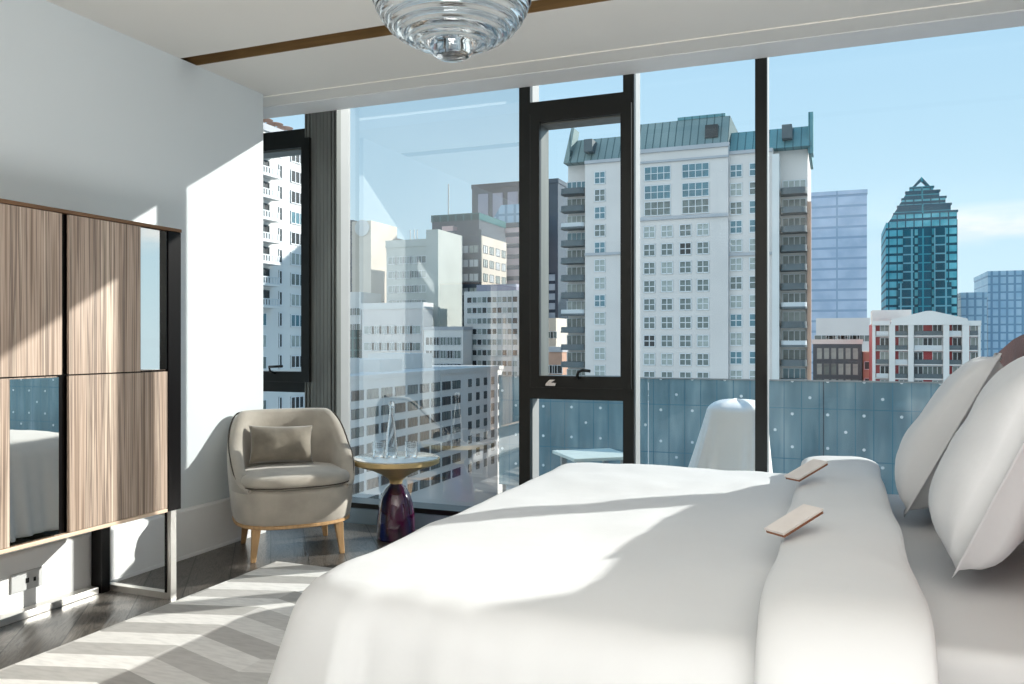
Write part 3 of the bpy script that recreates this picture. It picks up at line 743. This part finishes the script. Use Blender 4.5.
# covered chair
ccx = XY(728, 5.9); cct, ccb = XY(737, 5.9), XY(724, 5.9); rows = []
for k in range(36):
    f_ = k / 35; row = []
    for j in range(110):
        a = 2 * PI * j / 110; c, s = math.cos(a), math.sin(a)
        if f_ < .28: g = f_ / .28; rad = math.sin(g * PI / 2); z = .80 - .075 * (1 - math.cos(g * PI / 2)); rx, ry = .2 * rad, .24 * rad; g2 = 0
        else: g = (f_ - .28) / .72; z = .725 - .85 * g; rx, ry = .2 + .115 * g, .24 + .07 * g; g2 = g
        fold = 1 + .15 * g2 * math.sin(8 * a + 2.5 * noise.noise(Vector((c, s, 0)))) + .09 * g2 * math.sin(17 * a + 1)
        ex = 2 / 3.4
        row.append((cct + (ccb - cct) * g2 + rx * fold * math.copysign(abs(c) ** ex, c), 5.9 + ry * fold * math.copysign(abs(s) ** ex, s), z + .014 * noise.noise(Vector((c * 2, s * 2, f_ * 3)))))
    rows.append(row)
bm, V = grid_bm(rows, closed_v=True); bmesh.ops.remove_doubles(bm, verts=bm.verts[:], dist=.0008); bmesh.ops.recalc_face_normals(bm, faces=bm.faces[:])
cv = thing('covered_chair', 'terrace chair wrapped in a white cloth cover outside the window', 'chair', (ccx, 5.9, TF))
obj('cloth_cover', bm, M['canvas'], cv, smooth=True)
for sx in (-.22, .22):
    for sy in (-.18, .18):
        obj('leg', box((ccx + sx - .015, 5.9 + sy - .015, TF + .001), (ccx + sx + .015, 5.9 + sy + .015, .2)), M['frame_dark'], cv)
# low terrace table
tx = XY(593, 6.2)
tt = thing('terrace_table', 'low pale square terrace table showing behind the bed edge outside', 'table', (tx, 6.2, TF), math.radians(38))
obj('tabletop', box((-.25, -.25, .455), (.25, .25, .48), .004), M['table_white'], tt, local=True)
for sx in (-.18, .18):
    for sy in (-.18, .18): obj('leg', box((sx - .02, sy - .02, .001), (sx + .02, sy + .02, .4545)), M['alu'], tt, local=True)

# ------------------------------------------------------------------ city
ZG = -85
struct('ground', box((-900, 12, ZG - 1), (900, 1500, ZG)), M['street'])
def window_mesh(name, w, h, cols, rows, glassm, framem='w_frame', fw=.12):
    bm = bmesh.new(); add_box(bm, (-w / 2, -.06, 0), (w / 2, .05, h), 0)
    def bar(x0, x1, z0, z1): add_box(bm, (x0, -.14, z0), (x1, -.05, z1), 1)
    bar(-w / 2, w / 2, -.02, fw); bar(-w / 2, w / 2, h - fw, h)
    for k in range(cols + 1):
        x = -w / 2 + (w - fw) * k / cols; bar(x, x + fw, 0, h)
    for k in range(1, rows):
        z = (h - fw) * k / rows; bar(-w / 2, w / 2, z, z + fw)
    me = bpy.data.meshes.new(name); bm.to_mesh(me); bm.free(); me.materials.append(M[glassm]); me.materials.append(M[framem]); return me
def winset(w, h, cols, rows, glasses, framem='w_frame', fw=.12):
    return [window_mesh('window', w, h, cols, rows, g, framem, fw) for g in glasses]
def put_window(meshes, root, p, rz=0, pick=None):
    me = pick if pick is not None else R.choice(meshes)
    o = bpy.data.objects.new('window', me); COL.objects.link(o); o.parent = root
    o.location = Vector(p) - root.location; o.rotation_euler = (0, 0, rz); return o
def building(name, label, x, y):
    return thing(name, label, 'building', (x, y, ZG))

# --- central apartment tower
Yc = 128.0
ct = building('apartment_tower', 'tall pale apartment tower with green copper roof and balconies, opposite the windows', XY(690, Yc), Yc)
xl0, xl1, xm0, xm1, xr1, xb1 = XY(560, Yc), XY(585, Yc), XY(637, Yc), XY(729, Yc), XY(773, Yc), XY(810, Yc)
zt_l = ZY(600, 160, Yc); zt_m = ZY(685, 148, Yc); zt_r = ZY(750, 150, Yc)
obj('wall', box((xl0 + .6, Yc + 2.5, ZG), (xl1, Yc + 20, zt_l)), M['concrete_pale'], ct)
obj('wall', box((xl1, Yc, ZG), (xm0, Yc + 20, zt_l)), M['concrete_pale'], ct)
obj('wall', box((xm0, Yc - 1.2, ZG), (xm1, Yc + 20, zt_m)), M['concrete_pale'], ct)
obj('wall', box((xm1, Yc, ZG), (xr1, Yc + 20, zt_r)), M['concrete_pale'], ct)
obj('wall', box((xr1, Yc + 2.5, ZG), (xb1 - .4, Yc + 20, zt_r)), M['concrete_pale'], ct)
obj('shade_wing', box((xl0 + 4, Yc + 20.01, ZG), (xr1 - 6, Yc + 66, zt_l)), M['concrete_pale'], ct)  # unseen wing added to throw shade on the office block
obj('side_pier', box((xb1 - .4, Yc + 1.2, ZG), (xb1 + .1, Yc + 3, ZY(808, 200, Yc))), M['rust'], ct)
obj('end_pier', box((xr1 - .1, Yc - .6, ZG), (xr1 + .9, Yc + 2.5, zt_r - 1)), M['concrete_white'], ct)
def mansard(x0, x1, z0, z1, yb, mat, sl=2.5, hip=0):
    bm = bmesh.new()
    v = [bm.verts.new(p) for p in ((x0, yb, z0), (x1, yb, z0), (x1, yb + 18, z0), (x0, yb + 18, z0), (x0 + hip, yb + sl, z1), (x1, yb + sl, z1), (x1, yb + 18, z1), (x0 + hip, yb + 18, z1))]
    for q in ((3, 2, 1, 0), (4, 5, 6, 7), (0, 1, 5, 4), (1, 2, 6, 5), (2, 3, 7, 6), (3, 0, 4, 7)): bm.faces.new([v[i] for i in q])
    return obj('roof', bm, M[mat], ct)
mansard(xl0 + .6, xm0, zt_l + .01, ZY(610, 133, Yc), Yc + .3, 'copper', hip=1.0)
mansard(xm0, xm1, zt_m + .01, ZY(690, 117, Yc), Yc - 1.0, 'copper')
mansard(xm1 + .01, xb1, zt_r + .01, ZY(780, 124, Yc), Yc + .3, 'copper_teal')
obj('roof_cap', box((XY(676, Yc), Yc + 1.4, ZY(690, 117, Yc)), (XY(724, Yc), Yc + 8, ZY(690, 114, Yc))), M['copper_teal'], ct)
obj('parapet_fin', prism([(XY(563, Yc), zt_l), (XY(568, Yc), zt_l), (XY(574, Yc), ZY(573, 128, Yc)), (XY(571, Yc), ZY(573, 127, Yc))], Yc + .2, Yc + 3), M['copper'], ct)
obj('parapet_fin', box((XY(808, Yc), Yc + 1, zt_r - 1), (XY(813, Yc), Yc + 4, ZY(811, 110, Yc))), M['copper_teal'], ct)
for u, v, mt_ in ((712, 132, 'w_dark'), (787, 132, 'balcony_grey'), (589, 146, 'balcony_grey')):
    p = at_y(u, v, Yc); s_ = .95 if u == 712 else .7
    obj('dormer', box((p.x - s_, Yc - .6, p.z - 1.0), (p.x + s_, Yc + 3, p.z + 1.0)), M[mt_], ct)
obj('ledge', box((xm0 - .2, Yc - 1.55, zt_m - .6), (xm1 + .2, Yc - 1.2, zt_m)), M['ledge'], ct)
obj('ledge', box((xm0 - .1, Yc - 1.5, zt_m - 2.2), (xm1 + .1, Yc - 1.2, zt_m - 1.9)), M['ledge'], ct)
obj('ledge', box((xl1, Yc - .35, zt_l - .5), (xm0, Yc, zt_l)), M['ledge'], ct)
obj('ledge', box((xm1, Yc - .35, zt_r - .5), (xr1 - .1, Yc, zt_r)), M['ledge'], ct)
zl = ZY(685, 217, Yc - 1.2)
obj('ledge', box((xm0 - .1, Yc - 1.55, zl - .25), (xm1 + .1, Yc - 1.2, zl + .25)), M['ledge'], ct)
obj('ledge', box((xl1, Yc - .3, ZY(600, 254, Yc) - .2), (xm0, Yc, ZY(600, 254, Yc) + .2)), M['ledge'], ct)
obj('ledge', box((xm1, Yc - .3, ZY(750, 254, Yc) - .2), (xr1 - .1, Yc, ZY(750, 254, Yc) + .2)), M['ledge'], ct)
GL = ['w_mid', 'w_light', 'w_light', 'w_mid', 'w_mid', 'w_light', 'w_dark']
wsm = winset(1.85, 1.9, 2, 2, GL); wbig = winset(4.1, 2.2, 4, 2, ['w_blue', 'w_blue', 'w_mid'], 'w_frame', .09); wnar = winset(1.85, 2.0, 2, 2, ['w_blue', 'w_mid', 'w_light', 'w_light'])
FLR = 2.83
zr0 = ZY(685, 236.5, Yc - 1.2)
for r in range(10):
    z = zr0 - FLR * r
    if z < -10: break
    for u in (649.5, 667, 685.5, 703):
        put_window(wsm, ct, (XY(u, Yc - 1.2), Yc - 1.2, z))
for r, v in enumerate((178.5, 197.5, 216)):
    for u in (657.5, 695.5): put_window(wbig, ct, (XY(u, Yc - 1.2), Yc - 1.2, ZY(685, v, Yc - 1.2) + (.3 if r == 2 else 0)), 0, wbig[min(r, 2)])
for r in range(13):
    for u, v0 in ((600, 184), (630, 184), (730, 178), (755.5, 176)):
        z = ZY(u, v0, Yc) - FLR * r
        if z > -9: put_window(wnar, ct, (XY(u, Yc) + (.9 if u == 730 else 0), Yc, z), 0, wnar[0] if r < 1 else None)
bdoor = winset(3.4, 2.0, 4, 1, ['w_blue', 'w_mid', 'w_light', 'w_mid'], 'w_frame')
def rounded_slab(x0, x1, y0, y1, z0, z1, r):
    pl_ = [(x1, y1), (x0, y1)]
    for k in range(7): a = PI + PI / 2 * k / 6; pl_.append((x0 + r + r * math.cos(a), y0 + r + r * math.sin(a)))
    for k in range(7): a = 1.5 * PI + PI / 2 * k / 6; pl_.append((x1 - r + r * math.cos(a), y0 + r + r * math.sin(a)))
    return prism(pl_, z0, z1, 'z')
for r in range(13):
    for side in (0, 1):
        z = ZY(572 if side == 0 else 790, 194 if side == 0 else 194, Yc) - FLR * r
        if z < -9: continue
        x0, x1 = (xl0, xl1 - .05) if side == 0 else (xr1 + 1.0, xb1 - .4)
        b_ = obj('balcony', rounded_slab(x0, x1, Yc - .4, Yc + 2.45, z, z + .3, .9), M['balcony_grey'], ct)
        obj('balcony_railing', rounded_slab(x0 + .05, x1 - .05, Yc - .35, Yc + 2.4, z + .302, z + .95, .9), M['balcony_grey' if R.random() < .8 else 'rail_pale'], b_)
        put_window(bdoor, ct, ((x0 + x1) / 2, Yc + 2.5, z + .5))

# --- apartment tower behind the left pane (street face looks right)
XA_ = -70.0
la = building('apartment_tower', 'white apartment tower with stacked balconies seen past the dark column', XA_ - 8, 90)
ztl = 29.0
obj('wall', box((XA_ - 16, 70, ZG), (XA_, 98.5, ztl)), M['concrete_white'], la)
obj('parapet', box((XA_ - 16, 70, ztl), (XA_ + .3, 98.8, ztl + .9)), M['ledge'], la)
for k in range(4):
    bm = merge(lathe([(0, 2.3), (1.1, 2.05), (1.15, 2.0), (0, 2.15)], 16), lathe([(0, .9), (.06, .9), (.06, 2.2), (0, 2.2)], 8))
    bm.transform(Matrix.Translation((XA_ - 1.5, 88 + k * 2.2, ztl)))
    o = obj('roof_parasol', bm, M['rust'], la)
lw3 = winset(3.0, 1.75, 3, 1, ['w_mid', 'w_blue', 'w_light', 'w_dark'], 'w_frame'); lslit = winset(.7, 1.9, 1, 1, ['w_dark']); lbal = winset(3.4, 2.1, 3, 1, ['w_dark', 'w_mid'], 'w_frame_dark')
for r in range(16):
    z = ztl - 2.9 - 2.85 * r
    put_window(lw3, la, (XA_, 95.3, z), PI / 2); put_window(lslit, la, (XA_, 91.6, z), PI / 2)
    if r < 8:
        put_window(lbal, la, (XA_ + .01, 87.5, z - .2), PI / 2)
        b_ = obj('balcony', box((XA_, 85, z - .5), (XA_ + 1.5, 89.7, z - .25)), M['concrete_white'], la)
        bars = [((XA_ + 1.38, 85, z - .249), (XA_ + 1.48, 89.7, z - .12)), ((XA_ + 1.38, 85, z + .58), (XA_ + 1.48, 89.7, z + .72))] + [((XA_ + 1.4, 85 + .52 * k, z - .121), (XA_ + 1.46, 85 + .52 * k + .26, z + .581)) for k in range(9)]
        obj('balustrade', boxes(bars), M['rail_pale'], b_)
    else:
        put_window(lw3, la, (XA_, 87.2, z), PI / 2)

# --- long low office block (street face looks right, recedes along the street)
ob = building('office_block', 'long pale blue office block with rows of dark windows below eye level', XA_ - 10, 138)
zo = -4.9
obj('wall', box((XA_ - 20, 107.5, ZG), (XA_, 171, zo)), M['office_blue'], ob)
obj('parapet', box((XA_ - 20, 107.4, zo), (XA_ + .25, 171.1, zo + .8)), M['concrete_white'], ob)
ow = winset(3.5, 1.6, 3, 1, ['w_dark', 'w_dark', 'w_mid'], 'w_frame_dark'); on_ = winset(1.5, 1.6, 2, 1, ['w_dark', 'w_mid'], 'w_frame_dark')
for r in range(7):
    z = zo - 3.1 - 2.9 * r
    for c_ in range(9): put_window(ow, ob, (XA_, 110.8 + 4.5 * c_, z), PI / 2)
    for c_ in range(5): put_window(on_, ob, (XA_, 153.2 + 4 * c_, z), PI / 2)
for x0, y0, x1, y1, h_ in ((-86, 112, -76, 121, 3.4), (-84, 126, -75, 134, 3.0), (-86, 140, -78, 152, 3.8)):
    obj('roof_shed', box((x0, y0, zo), (x1, y1, zo + h_)), M['concrete_white'], ob)

# generic tower: front (-Y) and street side (+X) faces with windows as parts
def tower(label, u0, u1, v, Y, depth, wallm, roofm=None, name='tower', win=None, rows=0, cols=0, top=3.0, fl=3.0, side_cols=0, side_m=None, glasses=None, margin=.06, framem='w_frame', roofh=1.2, extra=None, vb=None):
    x0, x1 = XY(u0, Y), XY(u1, Y); z1 = ZY((u0 + u1) / 2, v, Y)
    t_ = building(name, label, (x0 + x1) / 2, Y)
    obj('wall', box((x0, Y, ZG), (x1, Y + depth, z1)), M[wallm], t_)
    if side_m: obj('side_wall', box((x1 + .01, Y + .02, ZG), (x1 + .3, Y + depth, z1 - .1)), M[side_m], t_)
    if roofm: obj('roof', box((x0 - .2, Y - .2, z1 + .001), (x1 + .2, Y + depth, z1 + roofh)), M[roofm], t_)
    if win:
        ws = winset(win[0], win[1], win[2], win[3], glasses or ['w_mid', 'w_light', 'w_dark'], framem)
        for r in range(rows):
            for c_ in range(cols):
                k = (x1 - x0) * margin; x = x0 + k + (x1 - x0 - 2 * k) * (c_ + .5) / cols
                put_window(ws, t_, (x, Y, z1 - top - fl * r))
            for c_ in range(side_cols):
                put_window(ws, t_, (x1 + (.3 if side_m else 0), Y + depth * (c_ + .5) / side_cols, z1 - top - fl * r), PI / 2)
    return t_, x0, x1, z1
# beige towers far left
t_, x0, x1, z1 = tower('beige tower with dark window strip and white disc near its top', 352, 371, 221, 190, 14, 'concrete_beige', None, glasses=['w_dark'])
obj('window_strip', box((x0 - 6, 190.5, ZG), (x0 - .01, 203, z1 + .5)), M['grid_dark'], t_)
p = at_y(362.5, 228, 190); dk = lathe([(0, -.15), (2.2, -.15), (2.2, .15), (0, .15)], 32); dk.transform(Matrix.Translation((p.x, 189.8, p.z)) @ Matrix.Rotation(PI / 2, 4, 'X'))
obj('white_disc', dk, M['concrete_white'], t_)
tower('lower beige block with small windows beside the disc tower', 371.5, 386, 236, 208, 12, 'concrete_beige', None, win=(2, 2.2, 1, 1), rows=8, cols=3, fl=4, top=6, glasses=['w_light', 'w_mid'])
t_, x0, x1, z1 = tower('broad grey tower with pale window grid and raised end wall', 386.5, 428, 247, 180, 12, 'concrete_grey', 'concrete_grey', win=(2.6, 1.9, 2, 1), rows=10, cols=5, fl=3.6, top=4.2, glasses=['w_light', 'w_mid', 'w_light'], roofh=1.8)
obj('end_wall', box((x1 + .02, 179, ZG), (XY(440, 180), 193, ZY(434, 230, 180))), M['concrete_grey'], t_)
for k in (400, 404, 407):
    obj('antenna', box((XY(k, 180), 185, z1 + 1.8), (XY(k, 180) + .25, 185.25, z1 + 5)), M['rail_pale'], t_)
# dark towers
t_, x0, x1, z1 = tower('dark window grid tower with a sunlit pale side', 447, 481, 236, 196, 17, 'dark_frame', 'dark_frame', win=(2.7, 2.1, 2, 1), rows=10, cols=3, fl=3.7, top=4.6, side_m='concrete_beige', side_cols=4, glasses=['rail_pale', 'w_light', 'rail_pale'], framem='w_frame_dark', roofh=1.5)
t_, x0, x1, z1 = tower('wide dark teal tower with flat roof and rose penthouse', 432, 479, 221, 215, 20, 'dark_frame', 'teal_col', roofh=2)
obj('penthouse', box((XY(445, 214), 212, z1 - 14), (XY(456, 214), 214.9, ZY(450, 227, 214))), M['pinkband'], t_)
obj('antenna', tube([(XY(441, 215), 220, z1 + 2), (XY(441, 215), 220, ZY(441, 181, 215))], .25, 6), M['rail_pale'], t_)
t_, x0, x1, z1 = tower('tallest dark tower with mauve panels at the top behind the window frame', 472, 558, 186, 260, 30, 'dark_frame', 'dark_frame', roofh=1.5)
for k in range(5):
    a = x0 + 2.5 + (x1 - x0 - 4) * k / 5; w_ = (x1 - x0 - 4) / 5 - 1.8
    for r in range(2): obj('mauve_panel', box((a, 259.6, z1 - 14 - r * 14), (a + w_, 259.98, z1 - 2 - r * 14)), M['mauve'], t_)
obj('lower_facade', box((x0 + 1, 259.7, ZG), (x1 - 1, 259.97, z1 - 30)), M['grid_dark'], t_)
t_, x0, x1, z1 = tower('glass fronted block with rose bands in front of the tallest dark tower', 484, 521, 228, 238, 18, 'grid_pink', 'dark_frame', roofh=1.5)
obj('glass_penthouse', prism([(x0 + 1, z1 + 1.51), (x1, z1 + 1.51), (x1, ZY(500, 204, 238)), (x0 + 5, ZY(500, 204, 238))], 240, 255), M['blue_tower'], t_)
t_, x0, x1, z1 = tower('white slab block dotted with many small dark windows', 464, 521, 291, 178, 12, 'concrete_white', None, win=(1.5, 1.5, 1, 1), rows=8, cols=10, fl=2.5, top=2.8, glasses=['w_mid', 'w_dark', 'w_light'])
obj('roof_plant', box((XY(474, 178), 179.5, z1), (XY(514, 178), 188, ZY(494, 284, 178))), M['mauve'], t_)
# low white apartment blocks
tower('white apartment block with three window columns behind the office roof', 424, 463, 330, 172, 5, 'concrete_white', 'ledge', win=(2.2, 2.0, 2, 1), rows=4, cols=5, fl=3.1, top=3.6, glasses=['w_mid', 'w_dark'], roofh=.8)
tower('pale grey block with stepped white roof behind the office block', 362, 423, 309, 172, 5, 'concrete_pale', 'concrete_white', win=(3, 2, 2, 1), rows=6, cols=7, fl=4, top=6, glasses=['w_light', 'w_light', 'w_mid'], roofh=1.5)
tower('low white block beside the pale aluminium column', 346, 361, 292, 178, 10, 'concrete_white', None, win=(2.5, 2, 2, 1), rows=3, cols=2, fl=4, top=6, glasses=['w_mid'])
tower('dark teal building in the street gap beside the column', 347, 357, 330, 174, 3, 'teal_col', None)
# blocks seen in the sash between the dark tower and the apartment tower
tower('brown low block at the foot of the balcony tower', 545, 562, 352, 180, 15, 'rust', 'ledge', win=(2, 2, 1, 1), rows=4, cols=3, fl=4, top=5, glasses=['w_dark', 'w_mid'])
tower('pale building with rusty bands left of the balcony tower', 548, 556, 318, 230, 15, 'concrete_beige', None, win=(2, 2, 1, 1), rows=5, cols=2, fl=5, top=6, glasses=['w_mid'])
# right side
tower('pale reflective glass tower standing alone behind the apartment tower', 806, 867, 195, 330, 40, 'sky_glass', 'sky_glass', roofh=1.5)
tower('white low building with a flat plant roof below the pale glass tower', 816, 870, 318, 260, 30, 'concrete_white', None, win=(6, 2, 3, 1), rows=3, cols=4, fl=5.5, top=7, glasses=['w_mid', 'w_light'])
t_, x0, x1, z1 = tower('dark gridded low office below the pale glass tower', 813, 862, 344, 170, 20, 'dark_frame', 'concrete_pale', win=(1.1, 2.3, 1, 1), rows=3, cols=6, fl=3, top=3, glasses=['w_light', 'w_mid', 'w_light'], framem='w_frame_dark', roofh=.9)
tower('narrow rust brick building beside the red and white apartments', 863, 871, 352, 172, 15, 'rust', None, win=(1, 1.6, 1, 1), rows=3, cols=1, fl=3.2, top=3.4, glasses=['w_dark'])
tower('hazy blue tower at the edge of the view behind the headboard', 988, 1040, 275, 420, 40, 'blue_tower', 'blue_tower', roofh=2)
tower('lower hazy blue tower beside the red and white apartments', 961, 987, 297, 400, 40, 'blue_tower', 'blue_tower', roofh=2)

# --- teal stepped tower
Yp = 380
pt_ = building('stepped_tower', 'teal glass tower with stepped pyramid top and open triangular crown', XY(922, Yp), Yp)
def zp(v): return ZY(922, v, Yp)
def xp(u): return XY(u, Yp)
obj('shaft', box((xp(886), Yp, ZG), (xp(957.5), Yp + 40, zp(221))), M['teal_glass'], pt_)
obj('window_bay', box((xp(903), Yp - 1, ZG), (xp(914), Yp - .01, zp(229))), M['teal_dark'], pt_)
obj('window_bay', box((xp(934), Yp - 1, ZG), (xp(946), Yp - .01, zp(229))), M['teal_dark'], pt_)
obj('window_bay', box((xp(898), Yp - 1.6, ZG), (xp(914), Yp - 1.01, zp(283))), M['teal_dark'], pt_)
obj('window_bay', box((xp(934), Yp - 1.6, ZG), (xp(951), Yp - 1.01, zp(283))), M['teal_dark'], pt_)
obj('centre_bay', box((xp(918), Yp - 1, ZG), (xp(931), Yp - .01, zp(229))), M['teal_deep'], pt_)
tiers = [(888, 957, 221, 894), (893, 951, 213, 898), (898, 946, 205.5, 902.5), (903, 940, 198, 906.5), (908, 934, 191, 911)]
for i, (a, c, v, a2) in enumerate(tiers):
    v2 = (213.5, 206, 198.5, 191.5, 187)[i]; y0 = Yp + i * .8
    obj('crown_tier', prism([(xp(a), zp(v) + .01), (xp(c), zp(v) + .01), (xp(c), zp(v2)), (xp(a2), zp(v2))], y0, Yp + 40 - i * 3), M['teal_deep' if i in (1, 3) else 'teal_glass'], pt_)
    obj('tier_coping', box((xp(a2) - .3, y0 - .4, zp(v2)), (xp(c) + .4, y0 + 2, zp(v2) + .8)), M['teal_deep'], pt_)
tri = [bm for bm in ()]
bm = bmesh.new(); o3 = [(xp(911), zp(187)), (xp(933), zp(187)), (xp(922.5), zp(175))]; i3 = [(xp(914.5), zp(186)), (xp(929.5), zp(186)), (xp(922.5), zp(179))]
L = [[bm.verts.new((p[0], y, p[1])) for p in q] for q, y in ((o3, Yp + 4), (i3, Yp + 4), (i3, Yp + 7), (o3, Yp + 7))]
for a in range(4):
    A, B = L[a], L[(a + 1) % 4]
    for k in range(3): bm.faces.new((A[k], A[(k + 1) % 3], B[(k + 1) % 3], B[k]))
bmesh.ops.recalc_face_normals(bm, faces=bm.faces[:])
obj('open_triangle', bm, M['teal_deep'], pt_)

# --- red and white apartment house with pediment
Yr = 150
ra = building('apartment_house', 'white apartment house with red balcony bays and a shallow gable', XY(925, Yr), Yr)
def xr(u): return XY(u, Yr)
def zr(v): return ZY(925, v, Yr)
obj('wall', box((xr(873), Yr + 1.2, ZG), (xr(981), Yr + 18, zr(323))), M['red'], ra)
obj('gable', prism([(xr(890), zr(325)), (xr(969), zr(325)), (xr(967), zr(319)), (xr(932), zr(311)), (xr(926), zr(311)), (xr(892), zr(319))], Yr - .5, Yr + 6), M['concrete_white'], ra)
obj('stair_block', box((xr(874), Yr + 7, zr(323)), (xr(915), Yr + 15, zr(308))), M['concrete_white'], ra)
for u0, u1, yy_ in ((872.5, 875.5, 0), (889, 895, -.4), (908, 913.5, -.4), (943, 949, -.4), (962, 969, -.4), (978.5, 981, .4)):
    obj('pilaster', box((xr(u0), Yr + yy_, ZG), (xr(u1), Yr + 1.25, zr(324.5))), M['concrete_white'], ra)
obj('cornice', box((xr(872), Yr - .2, zr(325)), (xr(890), Yr + 1.3, zr(320.5))), M['concrete_white'], ra)
obj('cornice', box((xr(969), Yr + .2, zr(326)), (xr(981.5), Yr + 1.3, zr(321))), M['concrete_white'], ra)
dw = winset(1.5, 2.0, 2, 1, ['w_dark', 'w_mid', 'w_light'], 'w_frame')
for bay, (u0, u1) in enumerate(((876, 889), (895, 908), (914, 943), (949, 962), (969.5, 978))):
    for r in range(6):
        z = zr(335.5) - 2.35 * r
        b_ = obj('balcony', box((xr(u0), Yr - .1 if bay else Yr + .3, z - .22), (xr(u1), Yr + 1.19, z)), M['concrete_pale'], ra)
        obj('balcony_railing', box((xr(u0) + .05, Yr, z + .001), (xr(u1) - .05, Yr + .08, z + .75)), M['balcony_grey' if (r + bay) % 3 else 'rail_pale'], b_)
        n_ = 3 if bay == 2 else 1
        for k in range(n_):
            x = xr(u0) + (xr(u1) - xr(u0)) * (k + .5) / n_ + (.4 if n_ == 1 else 0)
            if not (n_ == 3 and k == 1 and r % 2 == 0): put_window(dw, ra, (x, Yr + 1.2, z + .05))

# ------------------------------------------------------------------ light
w = bpy.data.worlds.new('sky'); sc.world = w; w.use_nodes = True; nt = w.node_tree
bg = nt.nodes['Background']; tc = N(nt, 'ShaderNodeTexCoord'); sp = N(nt, 'ShaderNodeSeparateXYZ'); nt.links.new(tc.outputs['Generated'], sp.inputs[0])
grad = ramp(nt, sp.outputs[2], [(0, (.66, .83, .92, 1)), (.07, (.60, .80, .91, 1)), (.18, (.50, .72, .87, 1)), (.34, (.42, .65, .84, 1)), (1, (.20, .45, .78, 1))])
mp = N(nt, 'ShaderNodeMapping'); mp.inputs['Scale'].default_value = (5, 5, 22); nt.links.new(tc.outputs['Generated'], mp.inputs[0])
nz = N(nt, 'ShaderNodeTexNoise'); nz.inputs['Scale'].default_value = 1.1; nz.inputs['Detail'].default_value = 7; nt.links.new(mp.outputs[0], nz.inputs['Vector'])
band = ramp(nt, sp.outputs[2], [(.095, (0, 0, 0, 1)), (.115, (1, 1, 1, 1)), (.125, (1, 1, 1, 1)), (.148, (0, 0, 0, 1))])
east = ramp(nt, sp.outputs[0], [(.0, (0, 0, 0, 1)), (.08, (1, 1, 1, 1))])
cl = math_n(nt, 'MULTIPLY', math_n(nt, 'MULTIPLY', band, east), ramp(nt, nz.outputs['Fac'], [(.40, (0, 0, 0, 1)), (.6, (1, 1, 1, 1))]))
mx = N(nt, 'ShaderNodeMixRGB'); nt.links.new(cl, mx.inputs[0]); nt.links.new(grad, mx.inputs[1]); mx.inputs[2].default_value = (.93, .93, .93, 1)
nt.links.new(mx.outputs[0], bg.inputs[0]); bg.inputs[1].default_value = 1.15

def sun(name, d, e, col, ang):
    l = bpy.data.lights.new(name, 'SUN'); l.energy = e; l.color = col; l.angle = math.radians(ang)
    o = bpy.data.objects.new(name, l); COL.objects.link(o); o.rotation_euler = Vector(d).to_track_quat('-Z', 'Y').to_euler(); o.location = (0, 0, 60)
sun('sun', (-1.23, -1, -.63), 6.6, (1, .955, .89), .5)
sun('city_fill_sun', (.25, 1, -.55), .65, (1, .92, .82), 60)  # added soft second sun, brightens the shaded city facades
def area(name, loc, d, sx, sy, e, col=(1, .985, .96)):
    l = bpy.data.lights.new(name, 'AREA'); l.shape = 'RECTANGLE'; l.size = sx; l.size_y = sy; l.energy = e; l.color = col
    o = bpy.data.objects.new(name, l); COL.objects.link(o); o.location = loc; o.rotation_euler = Vector(d).to_track_quat('-Z', 'Y').to_euler()
area('ceiling_fill_lamp', (.4, -1.1, .12), (0, 0, 1), 1.9, 1.6, 265)  # added fill lamp behind the camera, bounced off the ceiling
area('side_fill_lamp', (2.75, -1.3, .9), (-.72, .38, .72), 2.6, 1.6, 22)  # added fill lamp out of view, brightens the room from the right

sc.view_settings.view_transform = 'Standard'; sc.view_settings.look = 'None'; sc.view_settings.exposure = 0
cy = sc.cycles; cy.use_denoising = True; cy.max_bounces = 12; cy.transparent_max_bounces = 24; cy.transmission_bounces = 12; cy.glossy_bounces = 6; cy.diffuse_bounces = 5
cy.caustics_reflective = False; cy.caustics_refractive = False; cy.sample_clamp_indirect = 6
